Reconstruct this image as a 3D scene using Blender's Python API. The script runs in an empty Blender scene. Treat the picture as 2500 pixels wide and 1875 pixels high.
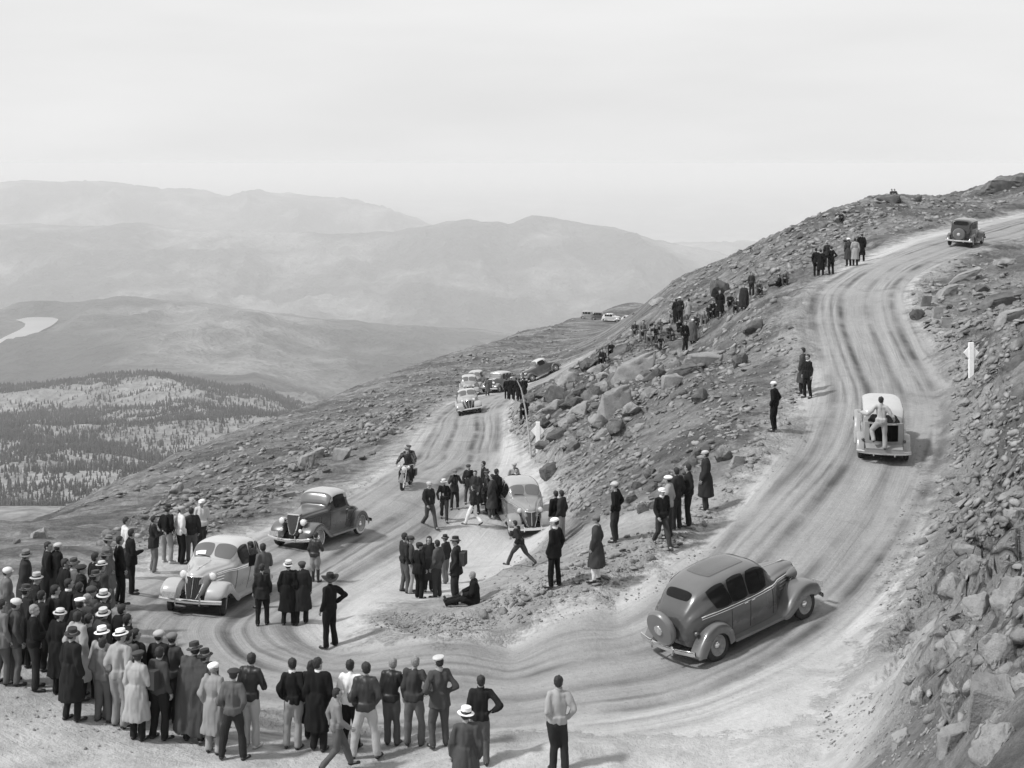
import bpy, bmesh, math, random
import numpy as np
from mathutils import Vector, Matrix

random.seed(7)
rng = np.random.default_rng(7)
SC = bpy.context.scene
COL = SC.collection
PI = math.pi
R = math.radians

# ---------------------------------------------------------------- camera
FPX, U0, V0 = 3200.0, 1250.0, 400.0        # focal length and horizon, in pixels of the 2500 px wide photograph
cam_d = bpy.data.cameras.new('camera')
cam = bpy.data.objects.new('camera', cam_d)
COL.objects.link(cam)
cam.location = (0, 0, 0)
cam.rotation_euler = (R(90), 0, 0)
cam_d.sensor_width = 36.0
cam_d.lens = 36.0 * FPX / 2500.0
cam_d.shift_y = -(937.5 - V0) / 2500.0      # falling front of the plate camera
cam_d.clip_start = 0.2
cam_d.clip_end = 300000.0
SC.camera = cam

# ---------------------------------------------------------------- sky and sun
SUN_EL, SUN_AZ = 50.0, 248.0                 # azimuth clockwise from +Y: high on the left, a little behind the camera
w = bpy.data.worlds.new('World')
SC.world = w
w.use_nodes = True
nt = w.node_tree
nt.nodes.clear()
def N(t, typ, **kw):
    n = t.nodes.new(typ)
    for k, v in kw.items():
        setattr(n, k, v)
    return n
wo = N(nt, 'ShaderNodeOutputWorld'); bg = N(nt, 'ShaderNodeBackground')
sky = N(nt, 'ShaderNodeTexSky', sky_type='NISHITA', sun_disc=False)
sky.sun_elevation = R(SUN_EL); sky.sun_rotation = R(SUN_AZ)
sky.altitude = 3600; sky.air_density = 1.0; sky.dust_density = 3.0; sky.ozone_density = 1.0
bw = N(nt, 'ShaderNodeRGBToBW')
tc = N(nt, 'ShaderNodeTexCoord'); mp = N(nt, 'ShaderNodeMapping')
mp.inputs['Scale'].default_value = (1.6, 1.6, 9.0)
nz = N(nt, 'ShaderNodeTexNoise'); nz.inputs['Scale'].default_value = 1.6; nz.inputs['Detail'].default_value = 5
nz.inputs['Roughness'].default_value = .5
mr = N(nt, 'ShaderNodeMapRange')
SKY_HI = 7.6                                 # thin overcast veil, in the sky texture's own units
mr.inputs['From Min'].default_value = .3; mr.inputs['From Max'].default_value = .7
mr.inputs['To Min'].default_value = SKY_HI * .93; mr.inputs['To Max'].default_value = SKY_HI * 1.06
mx = N(nt, 'ShaderNodeMix', data_type='FLOAT'); mx.inputs[0].default_value = .86
nt.links.new(tc.outputs['Generated'], mp.inputs['Vector']); nt.links.new(mp.outputs[0], nz.inputs['Vector'])
nt.links.new(nz.outputs['Fac'], mr.inputs['Value'])
nt.links.new(sky.outputs[0], bw.inputs[0]); nt.links.new(bw.outputs[0], mx.inputs[2]); nt.links.new(mr.outputs[0], mx.inputs[3])
gm = N(nt, 'ShaderNodeSeparateXYZ'); nt.links.new(tc.outputs['Generated'], gm.inputs[0])
gr = N(nt, 'ShaderNodeMapRange', interpolation_type='SMOOTHSTEP'); nt.links.new(gm.outputs[2], gr.inputs[0])
gr.inputs[1].default_value = -.02; gr.inputs[2].default_value = .14; gr.inputs[3].default_value = .93; gr.inputs[4].default_value = 1.04
gmul = N(nt, 'ShaderNodeMath', operation='MULTIPLY'); nt.links.new(mx.outputs[0], gmul.inputs[0]); nt.links.new(gr.outputs[0], gmul.inputs[1])
nt.links.new(gmul.outputs[0], bg.inputs['Color'])
bg.inputs['Strength'].default_value = .10
nt.links.new(bg.outputs[0], wo.inputs['Surface'])

sd_ = bpy.data.lights.new('sun', 'SUN'); sd_.energy = 3.1; sd_.angle = R(5); sd_.color = (1, 1, 1)
sun = bpy.data.objects.new('sun', sd_); COL.objects.link(sun)
sa, se = R(SUN_AZ), R(SUN_EL)
sdir = Vector((math.sin(sa) * math.cos(se), math.cos(sa) * math.cos(se), math.sin(se)))
sun.rotation_euler = sdir.to_track_quat('Z', 'Y').to_euler()
sun.location = (-40, -20, 60)
SC.view_settings.view_transform = 'Standard'
SC.view_settings.look = 'None'
SC.view_settings.exposure = 0.2
SC.view_settings.gamma = 1.0
SC.render.engine = 'CYCLES'
SC.cycles.max_bounces = 6
SC.cycles.diffuse_bounces = 3
SC.cycles.volume_bounces = 1

# ---------------------------------------------------------------- helpers
def tag(o, label=None, cat=None, group=None, kind=None):
    if label: o['label'] = label
    if cat: o['category'] = cat
    if group: o['group'] = group
    if kind: o['kind'] = kind
    return o

def link(name, me, parent=None, mat=None, loc=None):
    o = bpy.data.objects.new(name, me)
    COL.objects.link(o)
    if parent is not None: o.parent = parent
    if loc is not None: o.location = loc
    if mat is not None:
        if len(me.materials) == 0: me.materials.append(None)
        o.material_slots[0].link = 'OBJECT'
        o.material_slots[0].material = mat
    return o

def mesh_np(name, verts, faces, smooth=True, mat_index=None):
    """verts (n,3) array, faces (m,k) array or list"""
    me = bpy.data.meshes.new(name)
    if isinstance(faces, np.ndarray):
        m, k = faces.shape
        me.vertices.add(len(verts)); me.vertices.foreach_set('co', np.asarray(verts, dtype=np.float32).ravel())
        me.loops.add(m * k); me.loops.foreach_set('vertex_index', faces.astype(np.int32).ravel())
        me.polygons.add(m); me.polygons.foreach_set('loop_start', np.arange(0, m * k, k, dtype=np.int32))
        try: me.polygons.foreach_set('loop_total', np.full(m, k, dtype=np.int32))
        except Exception: pass
        me.update(calc_edges=True)
    else:
        me.from_pydata([tuple(v) for v in verts], [], faces)
        me.update()
    if smooth: me.polygons.foreach_set('use_smooth', np.ones(len(me.polygons), dtype=bool))
    return me

def hash2(ix, iy, seed):
    h = (ix.astype(np.int64) * 374761393 + iy.astype(np.int64) * 668265263 + seed * 974634777) & 0x7fffffff
    h = ((h ^ (h >> 13)) * 1274126177) & 0x7fffffff
    h = h ^ (h >> 16)
    return (h & 0xffff) / 65535.0

def vnoise(x, y, seed=0):
    ix = np.floor(x); iy = np.floor(y); fx = x - ix; fy = y - iy
    fx = fx * fx * fx * (fx * (fx * 6 - 15) + 10); fy = fy * fy * fy * (fy * (fy * 6 - 15) + 10)
    a = hash2(ix, iy, seed); b = hash2(ix + 1, iy, seed); c = hash2(ix, iy + 1, seed); d = hash2(ix + 1, iy + 1, seed)
    return (a + (b - a) * fx) * (1 - fy) + (c + (d - c) * fx) * fy - .5

def fbm(x, y, oct=4, seed=0, gain=.5):
    s = 0; a = 1.0
    for i in range(oct):
        s = s + a * vnoise(x * 2 ** i + 17.3 * i, y * 2 ** i - 9.1 * i, seed + i); a *= gain
    return s

def smooth(a, b, x):
    t = np.clip((x - a) / (b - a), 0, 1)
    return t * t * (3 - 2 * t)

def P(u, v, d):
    return ((u - U0) / FPX * d, d, (V0 - v) / FPX * d)

def catmull(pts, n):
    pts = np.asarray(pts, float)
    p = np.vstack([2 * pts[0] - pts[1], pts, 2 * pts[-1] - pts[-2]])
    out = []
    for i in range(len(pts) - 1):
        a, b, c, d = p[i:i + 4]
        t = np.linspace(0, 1, n, endpoint=False)[:, None]
        out.append(.5 * ((2 * b) + (-a + c) * t + (2 * a - 5 * b + 4 * c - d) * t ** 2 + (-a + 3 * b - 3 * c + d) * t ** 3))
    out.append(pts[-1:])
    return np.vstack(out)

# ---------------------------------------------------------------- materials (a monochrome world)
MATS = {}
def mat(name, grey, rough=.8, var=0.0, vscale=8.0, bump=0.0, bscale=40.0, metal=0.0, coat=0.0, spec=.5):
    if name in MATS: return MATS[name]
    m = bpy.data.materials.new(name); m.use_nodes = True
    t = m.node_tree; b = t.nodes['Principled BSDF']
    b.inputs['Base Color'].default_value = (grey, grey, grey, 1)
    b.inputs['Roughness'].default_value = rough
    b.inputs['Metallic'].default_value = metal
    b.inputs['Coat Weight'].default_value = coat
    b.inputs['Coat Roughness'].default_value = .12
    b.inputs['Specular IOR Level'].default_value = spec
    tcn = N(t, 'ShaderNodeTexCoord')
    if var > 0:
        n = N(t, 'ShaderNodeTexNoise'); n.inputs['Scale'].default_value = vscale; n.inputs['Detail'].default_value = 4
        r = N(t, 'ShaderNodeMapRange'); r.inputs['From Min'].default_value = .3; r.inputs['From Max'].default_value = .7
        r.inputs['To Min'].default_value = grey * (1 - var); r.inputs['To Max'].default_value = grey * (1 + var)
        t.links.new(tcn.outputs['Object'], n.inputs['Vector']); t.links.new(n.outputs['Fac'], r.inputs['Value'])
        t.links.new(r.outputs[0], b.inputs['Base Color'])
    if bump > 0:
        n = N(t, 'ShaderNodeTexNoise'); n.inputs['Scale'].default_value = bscale; n.inputs['Detail'].default_value = 3
        bp = N(t, 'ShaderNodeBump'); bp.inputs['Strength'].default_value = bump; bp.inputs['Distance'].default_value = .02
        t.links.new(tcn.outputs['Object'], n.inputs['Vector']); t.links.new(n.outputs['Fac'], bp.inputs['Height'])
        t.links.new(bp.outputs[0], b.inputs['Normal'])
    MATS[name] = m
    return m

def cloth(g):
    return mat('cloth_%03d' % int(round(g * 1000)), g, .95, .07, 3.0, .25, 60.0, spec=.15)
def leather(g):
    return mat('leather_%03d' % int(round(g * 1000)), g, .5, .15, 6.0, .4, 12.0)

def ramp(t, src, stops):
    r = N(t, 'ShaderNodeValToRGB')
    e = r.color_ramp.elements
    while len(e) > 1: e.remove(e[-1])
    e[0].position = stops[0][0]; e[0].color = (stops[0][1],) * 3 + (1,)
    for p, g in stops[1:]:
        x = e.new(p); x.color = (g, g, g, 1)
    t.links.new(src, r.inputs[0])
    return r.outputs[0]

def noise(t, vec, scale, detail=4, rough=.55, dist=0):
    n = N(t, 'ShaderNodeTexNoise'); n.inputs['Scale'].default_value = scale; n.inputs['Detail'].default_value = detail
    n.inputs['Roughness'].default_value = rough; n.inputs['Distortion'].default_value = dist
    if vec is not None: t.links.new(vec, n.inputs['Vector'])
    return n.outputs['Fac']

def mth(t, op, a, b=None, clamp=False):
    n = N(t, 'ShaderNodeMath', operation=op); n.use_clamp = clamp
    for i, x in enumerate((a, b)):
        if x is None: continue
        if isinstance(x, (int, float)): n.inputs[i].default_value = x
        else: t.links.new(x, n.inputs[i])
    return n.outputs[0]

def mixf(t, f, a, b):
    n = N(t, 'ShaderNodeMix', data_type='FLOAT')
    for i, x in ((0, f), (2, a), (3, b)):
        if isinstance(x, (int, float)): n.inputs[i].default_value = x
        else: t.links.new(x, n.inputs[i])
    return n.outputs[0]

def newmat(name, rough=.95):
    m = bpy.data.materials.new(name); m.use_nodes = True
    t = m.node_tree; b = t.nodes['Principled BSDF']
    b.inputs['Roughness'].default_value = rough
    b.inputs['Specular IOR Level'].default_value = .2
    return m, t, b

def addbump(t, b, h, strength, dist):
    bp = N(t, 'ShaderNodeBump'); bp.inputs['Strength'].default_value = strength; bp.inputs['Distance'].default_value = dist
    t.links.new(h, bp.inputs['Height']); t.links.new(bp.outputs[0], b.inputs['Normal'])
# ================================================================ TERRAIN
# control points of the mountainside: (pixel u, pixel v, distance) of places seen in the photograph
CP = [
 # lower road
 (1330,930,122),(1200,968,109),(1150,1003,95),(1135,1062,78),(1020,1062,78),(1245,1058,78),(1100,1132,64),(960,1140,63),(1290,1130,64),
 (1010,1202,54),(860,1205,54),(1200,1215,54.5),(850,1300,46.8),(680,1310,46),(1050,1310,49),(1270,1316,50),(1330,1270,52),
 (700,1385,41),(450,1340,43),(1000,1390,42),(560,1450,37.5),(330,1420,37.5),(800,1460,37),(1000,1450,38),(470,1510,34),(300,1490,34),(700,1530,33),
 (470,1580,31),(800,1580,31.2),(560,1640,29.5),(350,1640,29.5),(720,1675,28.3),(950,1690,28),(700,1765,26.5),(500,1720,27.5),(950,1765,26.5),
 (1250,1675,28),(1250,1580,30.5),(1250,1800,25.3),(1500,1625,28.6),(1500,1500,31.8),(1500,1800,25),(1700,1565,29.7),(1700,1440,32.8),(1720,1740,26),
 (1900,1455,31.7),(1820,1330,35),(2000,1600,28.2),(1500,1875,23.6),(1100,1875,23.9),(1900,1800,24.2),(1365,1885,23.6),
 (2030,1310,35.3),(1900,1210,39),(2180,1400,32.5),(2120,1155,41.5),(1960,1100,44.5),(2270,1200,39.5),
 (2160,1060,46),(2150,950,52),(2000,950,52.3),(2310,960,51),(2120,850,60),(2000,850,60),(2260,850,59.5),(2090,770,67.5),(1990,770,67.5),(2215,770,66),
 (2110,700,74.5),(2020,700,75.5),(2215,695,73.5),(2200,645,81),(2100,645,84),(2290,655,79),(2350,600,87.5),(2250,590,91),(2420,610,86),
 (2500,555,101),(2500,590,94),(2500,522,112),(2700,500,122),(2700,540,110),
 # bank right of the upper road
 (2330,1080,43.5),(2400,1050,42.5),(2500,1000,41),(2400,900,50.5),(2500,880,47),(2330,850,57),(2400,780,60),(2500,740,62),(2330,740,66.5),(2400,690,71),(2500,650,75),
 (2350,1200,38),(2500,1150,35),(2300,1330,33.5),(2400,1310,30.5),(2500,1280,28),(2230,1500,28.6),(2330,1480,25.5),(2500,1430,21.5),
 (2130,1650,26),(2220,1640,23.2),(2350,1620,20),(2500,1580,17),(2050,1780,24),(2150,1790,20.6),(2300,1770,17),(2500,1740,13.5),
 (2000,1875,22.5),(2100,1900,18.6),(2300,1930,14),(2500,1950,11),(2750,1700,11.5),(2750,1300,22),(2750,900,38),(2750,640,62),
 # mound inside the hairpin
 (950,1515,32.3),(1050,1535,31.2),(1150,1515,31.7),(1250,1480,32.2),(1355,1432,33),(1462,1416,33.2),(1600,1345,35.2),(1500,1322,37),
 (1150,1475,34.8),(1250,1420,37),(1350,1370,40),(1400,1300,43),(1420,1240,46),(1500,1230,44),
 # face between the roads
 (1670,1285,37.6),(1723,1244,39.5),(1850,1130,43),(1890,1052,46.8),(1960,964,52),(1960,800,64.5),(1955,730,72),
 (1600,1200,43),(1700,1100,46.5),(1800,1000,51.5),(1880,900,58),(1880,780,68),(1500,1120,53),(1600,1040,56),(1700,950,61),(1800,850,67),
 (1400,1120,58.5),(1340,1200,55.5),(1315,1100,65.5),(1290,1060,72),(1400,1020,68.5),(1500,960,73),(1600,880,77),(1260,1000,86),(1300,960,97),
 (1400,920,90),(1472,880,84),(1560,835,85),(1660,790,90),(1674,855,79),(1757,777,85),(1835,723,87),(1910,699,83),(1800,740,84),
 # slope above and beyond, up to its skyline
 (2010,673,82.5),(2075,649,83.5),(1950,640,96),(2100,600,98),(2300,535,110),(2450,500,124),(1850,655,105),(1750,700,108),(1650,745,110),(1560,790,118),
 (1475,768,335),(1500,754,335),(1550,738,325),(1600,719,300),(1700,675,175),(1650,698,240),(1800,625,132),(1900,573,126),(2000,530,122),(2100,495,122),(2180,483,126),(2300,483,134),(2370,470,138),(2440,440,142),(2500,428,146),(2700,400,155),
 # the far bench where the road comes round
 (1400,787,300),(1480,784,280),(1545,792,262),(1450,820,190),(1500,825,150),(1380,850,200),(1320,885,160),(1350,900,130),(1500,800,220),(1580,772,300),(1560,812,115),
 # slope falling away on the left of the lower road, up to its skyline
 (1150,958,125),(1150,900,165),(1150,850,215),(1280,810,255),(1020,990,104),(900,1080,80),(900,1000,120),(900,938,180),(1020,895,198),
 (750,1180,60),(750,1080,96),(750,995,150),(600,1240,53),(600,1150,78),(600,1050,130),(450,1270,51),(450,1190,76),(450,1112,118),
 (250,1300,48),(250,1246,66),(250,1196,98),(95,1312,45.5),(95,1285,62),(0,1290,70),(0,1330,44),(200,1380,39.5),(50,1400,37),(-300,1400,40),(-300,1300,60),
 (100,1480,32.8),(0,1560,30),(150,1600,29),(250,1560,30.3),(150,1700,26.6),(0,1750,25.3),(300,1770,25.6),(400,1830,24.6),(600,1860,24.2),(0,1875,23),(-300,1650,27),(800,1875,24),
 (-300,1875,22)]
CZ = [ # (u, z, d) places hidden from the camera
 (1250,-11.2,20),(500,-11.0,19),(1900,-9.4,18),(1250,-9.0,13),(400,-9.5,13),(2100,-6.6,11),(1250,-4.6,7),(400,-5.5,7),(2300,-3.6,6),(1250,-2.3,3),(0,-2.4,3),(2500,-2.0,3),(-400,-9,12),(3000,-3,9),
 (1400,-62,380),(1480,-60,420),(1540,-54,400),(1480,-56,380),(1700,-40,300),(1150,-60,320),(1150,-120,430),(900,-62,260),(900,-130,400),(650,-60,240),(650,-140,400),(450,-55,200),(450,-150,400),(250,-48,160),(250,-150,380),
 (0,-42,130),(0,-150,360),(-300,-40,110),(-300,-150,360),(1600,-62,400),(1600,-80,400),(1800,-32,210),(1800,-80,400),(2000,-28,200),(2000,-80,400),(2180,-25,200),(2400,-24,220),(2500,-22,220),(2600,-70,400),(2900,-10,200),(2900,-60,400)]
cu = np.array([c[0] for c in CP] + [c[0] for c in CZ], float) / 900.0
cd = np.log(np.array([c[2] for c in CP] + [c[2] for c in CZ], float)) * 1.1
cz = np.array([(V0 - c[1]) / FPX * c[2] for c in CP] + [c[1] for c in CZ], float)
def tk(r2): return .5 * r2 * np.log(r2 + 1e-12)
n_ = len(cu)
K = tk((cu[:, None] - cu[None]) ** 2 + (cd[:, None] - cd[None]) ** 2) + np.eye(n_) * 2e-4
A_ = np.zeros((n_ + 3, n_ + 3)); A_[:n_, :n_] = K
A_[:n_, n_] = 1; A_[:n_, n_ + 1] = cu; A_[:n_, n_ + 2] = cd; A_[n_:, :n_] = A_[:n_, n_:].T
# z scaled by distance keeps the fit even in the picture
W_ = np.linalg.solve(A_, np.concatenate([cz / np.exp(cd / 1.1), np.zeros(3)]))
def base_z(x, y):
    # the slopes seen in the photograph carry on past its left and right edges
    r = np.hypot(x, y); a = np.arctan2(x, y); lim = R(27.5); c = np.clip(a, -lim, lim)
    z = base_z0(r * np.sin(c), r * np.cos(c))
    over = r * np.abs(a - c)
    return z + np.where(a > 0, .22, -.12) * over / (1 + over / 60)
def base_z0(x, y):
    sh = x.shape; x = x.ravel(); y = y.ravel(); out = np.empty_like(x)
    for i in range(0, len(x), 60000):
        xx = x[i:i + 60000]; yy = np.maximum(y[i:i + 60000], 1.5)
        a = (U0 + xx / yy * FPX) / 900.0; b = np.log(yy) * 1.1
        k = tk((a[:, None] - cu[None]) ** 2 + (b[:, None] - cd[None]) ** 2)
        out[i:i + 60000] = (k @ W_[:n_] + W_[n_] + W_[n_ + 1] * a + W_[n_ + 2] * b) * yy
    return out.reshape(sh)

# bare dirt of the road and the turnout, outline as (u, d)
ROADPOLY = [(1480,128),(1300,127),(1130,113),(1075,101),(1040,87),(1000,76),(955,66),(870,55.5),(675,48.5),(520,44.6),(370,41.5),(300,38),(265,34.5),(290,31),(380,29),(520,27.6),
 (720,26.6),(900,26),(1100,25.4),(1400,24.8),(1700,24.6),(1930,24.2),(2030,25.5),(2120,28),(2190,31),(2250,35),(2285,40),(2310,46),(2320,52),(2280,60),(2230,66),(2215,73),(2280,79.5),(2400,88),(2500,96),(2750,118),
 (2750,130),(2500,113),(2300,99),(2150,90),(2050,83.5),(1985,74),(1968,66),(1975,59),(1962,53),(1930,46.5),(1830,41.6),(1730,37.2),(1600,34.2),(1450,32.4),(1250,31),(1060,30.5),(930,31.2),(900,33.2),
 (960,35.5),(1100,38),(1240,42),(1350,47),(1375,52),(1335,57),(1290,65),(1248,77),(1235,88),(1262,100),(1400,113)]
RP = np.array([((u - U0) / FPX * d, d) for u, d in ROADPOLY])
def poly_sd(x, y, poly):
    sh = x.shape; x = x.ravel(); y = y.ravel()
    best = np.full(x.shape, 1e9); ins = np.zeros(x.shape, bool)
    m = len(poly)
    for i in range(m):
        ax, ay = poly[i]; bx, by = poly[(i + 1) % m]
        dx, dy = bx - ax, by - ay
        t = np.clip(((x - ax) * dx + (y - ay) * dy) / (dx * dx + dy * dy), 0, 1)
        best = np.minimum(best, (x - ax - t * dx) ** 2 + (y - ay - t * dy) ** 2)
        c = ((ay > y) != (by > y)) & (x < (bx - ax) * (y - ay) / (by - ay + 1e-12) + ax)
        ins ^= c
    return (np.sqrt(best) * np.where(ins, 1, -1)).reshape(sh)

TRACK = [(1480,126),(1330,122),(1215,110),(1158,96),(1135,80),(1110,68),(1040,57),(920,50),(780,43.5),(640,38.5),(540,35.4),(480,33),(510,30.6),(620,29),(780,28.2),(1000,27.9),(1250,28),(1500,28.6),(1720,29.8),
 (1900,32),(2020,35.5),(2105,40.5),(2150,46),(2155,52),(2125,60),(2100,67),(2115,74),(2200,82),(2350,91),(2500,102),(2750,122)]
TR = catmull([((u - U0) / FPX * d, d) for u, d in TRACK], 12)
TS = np.concatenate([[0], np.cumsum(np.hypot(*np.diff(TR, axis=0).T))])
def track_coord(x, y):
    sh = x.shape; x = x.ravel(); y = y.ravel()
    best = np.full(x.shape, 1e9); lat = np.zeros(x.shape); lon = np.zeros(x.shape)
    for i in range(len(TR) - 1):
        ax, ay = TR[i]; dx, dy = TR[i + 1] - TR[i]; L2 = dx * dx + dy * dy
        t = np.clip(((x - ax) * dx + (y - ay) * dy) / L2, 0, 1)
        ex = x - ax - t * dx; ey = y - ay - t * dy; q = ex * ex + ey * ey
        k = q < best
        best = np.where(k, q, best); lat = np.where(k, np.sign(dx * ey - dy * ex) * np.sqrt(q), lat); lon = np.where(k, TS[i] + t * math.sqrt(L2), lon)
    return lat.reshape(sh), lon.reshape(sh)

NR = 700
LR0, LR1 = math.log(2.2), math.log(420)
th = R(1) * np.concatenate([np.linspace(-50, -24, 70, endpoint=False), np.linspace(-24, 24, 780), np.linspace(24, 64, 140)[1:]]); NT = len(th); lr = np.linspace(LR0, LR1, NR)
TH, LR = np.meshgrid(th, lr)
GX = np.sin(TH) * np.exp(LR); GY = np.cos(TH) * np.exp(LR)
GZ = base_z(GX, GY)
SD = poly_sd(GX, GY, RP) + .35 * fbm(GX * .9, GY * .9, 3, 5)
LAT, LON = track_coord(GX, GY)
off = smooth(.1, 2.2, -SD)
Uc = U0 + GX / GY * FPX
bank_e = GX - np.where(GY > 25.5, 6.3 + (GY - 25.5) * .49, 6.3 - (25.5 - GY) * .12)
bank_e = np.where(GY > 36, GX - (11.4 + (GY - 36) * .32), bank_e)
right_bank = smooth(.1, 1.3, bank_e) * smooth(.0, .8, -SD) * smooth(68, 58, GY) * smooth(3, 7, GY)
near_cliff = smooth(42, 34, GY)
# general roughness, stretched along the dip of the rock (down to the left)
ca, sa_ = math.cos(R(28)), math.sin(R(28))
XR = GX * ca + GY * sa_ * .5; YR = -GX * sa_ + GY * ca
rough = .22 * fbm(XR * .28, YR * .5, 5, 11, .55) + .10 * np.abs(fbm(XR * .8, YR * 2.0, 4, 23, .6))
big = .9 * fbm(GX * .07, GY * .07, 3, 31)
far_k = smooth(30, 90, GY)
flat_left = smooth(-3, -7, GX) * smooth(38, 33, GY)
calm = 1 - .75 * flat_left
fore = smooth(29, 25, GY) * smooth(8.6, 6.6, GX + (24 - GY) * .5) * smooth(-14, -9, GX)
isle = smooth(-4, -1, GX) * smooth(9.5, 6, GX) * smooth(30, 31, GY) * smooth(46, 40, GY)
pale = np.clip(np.maximum(np.maximum(.8 * flat_left * smooth(48, 36, GY), fore), .62 * isle), 0, 1)
calm = calm * (1 - .6 * fore)
calm = calm * (1 - .9 * smooth(1360, 1420, Uc) * smooth(1640, 1570, Uc) * smooth(100, 125, GY))
GZ = GZ + off * calm * (rough * (1 + 1.4 * far_k) + big * (.15 + .25 * far_k) * smooth(230, 120, GY))
GZ = GZ + (1 - off) * (.035 * fbm(LAT * 1.8, LON * .10, 3, 51) + .03 * fbm(GX * 1.6, GY * 1.6, 3, 52))
# rutted wheel tracks
for c in (-2.1, -.7, .9, 2.3):
    GZ -= (1 - off) * .05 * np.exp(-((LAT - c - .5 * fbm(LON * .06, LON * 0 + c, 2, 60)) / .22) ** 2)
# berm of loose gravel pushed to the edges
GZ += .20 * np.exp(-((SD + .55) / .45) ** 2) * (.6 + fbm(GX * .8, GY * .8, 3, 71)) * (GX > -2) * (1 - right_bank)
# blocky outcrop on the near right
def blocks(x, y, s, seed):
    ix = np.floor(x / s); iy = np.floor(y / s); b1 = np.full(x.shape, 9.); b2 = np.full(x.shape, 9.); hv = np.zeros(x.shape)
    for ox in (-1, 0, 1):
        for oy in (-1, 0, 1):
            cx = ix + ox; cy = iy + oy
            px = (cx + hash2(cx, cy, seed)) * s; py = (cy + hash2(cx, cy, seed + 1)) * s
            d = np.hypot(x - px, y - py) / s
            k = d < b1
            b2 = np.where(k, b1, np.minimum(b2, d)); hv = np.where(k, hash2(cx, cy, seed + 2), hv); b1 = np.where(k, d, b1)
    return hv, b2 - b1
wx = GX + .35 * fbm(GX * .9, GY * .9, 3, 81); wy = GY + .35 * fbm(GX * .9 + 7, GY * .9, 3, 82)
h1, e1 = blocks(wx * .8 + wy * .15, wy, 1.25, 90)
h2, e2 = blocks(wx, wy, .5, 95)
cl = right_bank * near_cliff
h0, e0 = blocks(wx * .55 + wy * .1 + 3, wy * .8, 2.3, 120)
GZ += cl * (1.0 * (h0 - .45) - .45 * np.exp(-(e0 / .05) ** 2) + .5 * (h1 - .4) - .28 * np.exp(-(e1 / .06) ** 2) + .14 * (h2 - .5) - .07 * np.exp(-(e2 / .1) ** 2) + .10 * fbm(GX * 2.2, GY * 2.2, 4, 131))
cl2 = right_bank * (1 - near_cliff)
GZ += cl2 * (.30 * (h1 - .5) + .22 * (h2 - .5) - .1 * np.exp(-(e2 / .1) ** 2))
# bouldery ground between the roads
mid = smooth(-2, 2, GX) * smooth(48, 58, GY) * smooth(120, 100, GY) * off * (GX < 12 + (GY - 50) * .2)
GZ += mid * (.5 * (h1 - .5) * smooth(-.1, .15, fbm(GX * .1, GY * .1, 2, 99)))
# ditch dug along the inside of the bend and along the foot of the bank
GZ -= .35 * np.exp(-((SD + .9) / .5) ** 2) * smooth(-4, -2, GX) * smooth(7, 5, GX) * smooth(29.5, 30.2, GY) * smooth(34, 32, GY)
# cut bank above the lower road
GZ += .5 * smooth(.3, 1.1, -SD) * smooth(56, 62, GY) * smooth(100, 90, GY) * (GX > 0) * (GX < 9)

# level pads where the far cars stand
FARCARS = [(1440, 779, 292), (1466, 782, 286), (1494, 785, 279), (1541, 791, 266)]
for u_, v_, d_ in FARCARS:
    px_, py_, pz_ = P(u_, v_, d_)
    k_ = smooth(7.5, 4.0, np.hypot(GX - px_, GY - py_))
    GZ = GZ * (1 - k_) + pz_ * k_
idx = np.arange(NT * NR).reshape(NR, NT)
F = np.stack([idx[:-1, :-1], idx[:-1, 1:], idx[1:, 1:], idx[1:, :-1]], -1).reshape(-1, 4)
VV = np.stack([GX, GY, GZ], -1).reshape(-1, 3)
inside = (SD.ravel() > 0)
froad = inside[F].sum(1) >= 3
def submesh(name, faces):
    u = np.unique(faces); remap = np.full(len(VV), -1); remap[u] = np.arange(len(u))
    me = mesh_np(name, VV[u], remap[faces])
    a = me.attributes.new('trk', 'FLOAT_VECTOR', 'POINT')
    a.data.foreach_set('vector', np.stack([LAT.ravel()[u], LON.ravel()[u], SD.ravel()[u]], -1).astype(np.float32).ravel())
    a = me.attributes.new('zone', 'FLOAT_VECTOR', 'POINT')
    a.data.foreach_set('vector', np.stack([cl.ravel()[u], np.clip(mid + cl2, 0, 1).ravel()[u], pale.ravel()[u]], -1).astype(np.float32).ravel())
    return me

IDX = np.arange(NT, dtype=float)
def ground(x, y):
    r = math.hypot(x, y); a = float(np.interp(math.atan2(x, y), th, IDX)); b = (math.log(r) - LR0) / (LR1 - LR0) * (NR - 1)
    a = min(max(a, 0), NT - 1.001); b = min(max(b, 0), NR - 1.001)
    i, j = int(b), int(a); f, g = b - i, a - j
    return (GZ[i, j] * (1 - g) + GZ[i, j + 1] * g) * (1 - f) + (GZ[i + 1, j] * (1 - g) + GZ[i + 1, j + 1] * g) * f
def ground_n(x, y, e=.6):
    n = Vector((ground(x - e, y) - ground(x + e, y), ground(x, y - e) - ground(x, y + e), 2 * e)); return n.normalized()
_D = np.exp(np.linspace(math.log(9), math.log(400), 1600))
def groundv(x, y):
    r = np.hypot(x, y); a = np.interp(np.arctan2(x, y), th, IDX); b = (np.log(r) - LR0) / (LR1 - LR0) * (NR - 1)
    a = np.clip(a, 0, NT - 1.001); b = np.clip(b, 0, NR - 1.001); i = b.astype(int); j = a.astype(int); f = b - i; g = a - j
    return (GZ[i, j] * (1 - g) + GZ[i, j + 1] * g) * (1 - f) + (GZ[i + 1, j] * (1 - g) + GZ[i + 1, j + 1] * g) * f
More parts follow.
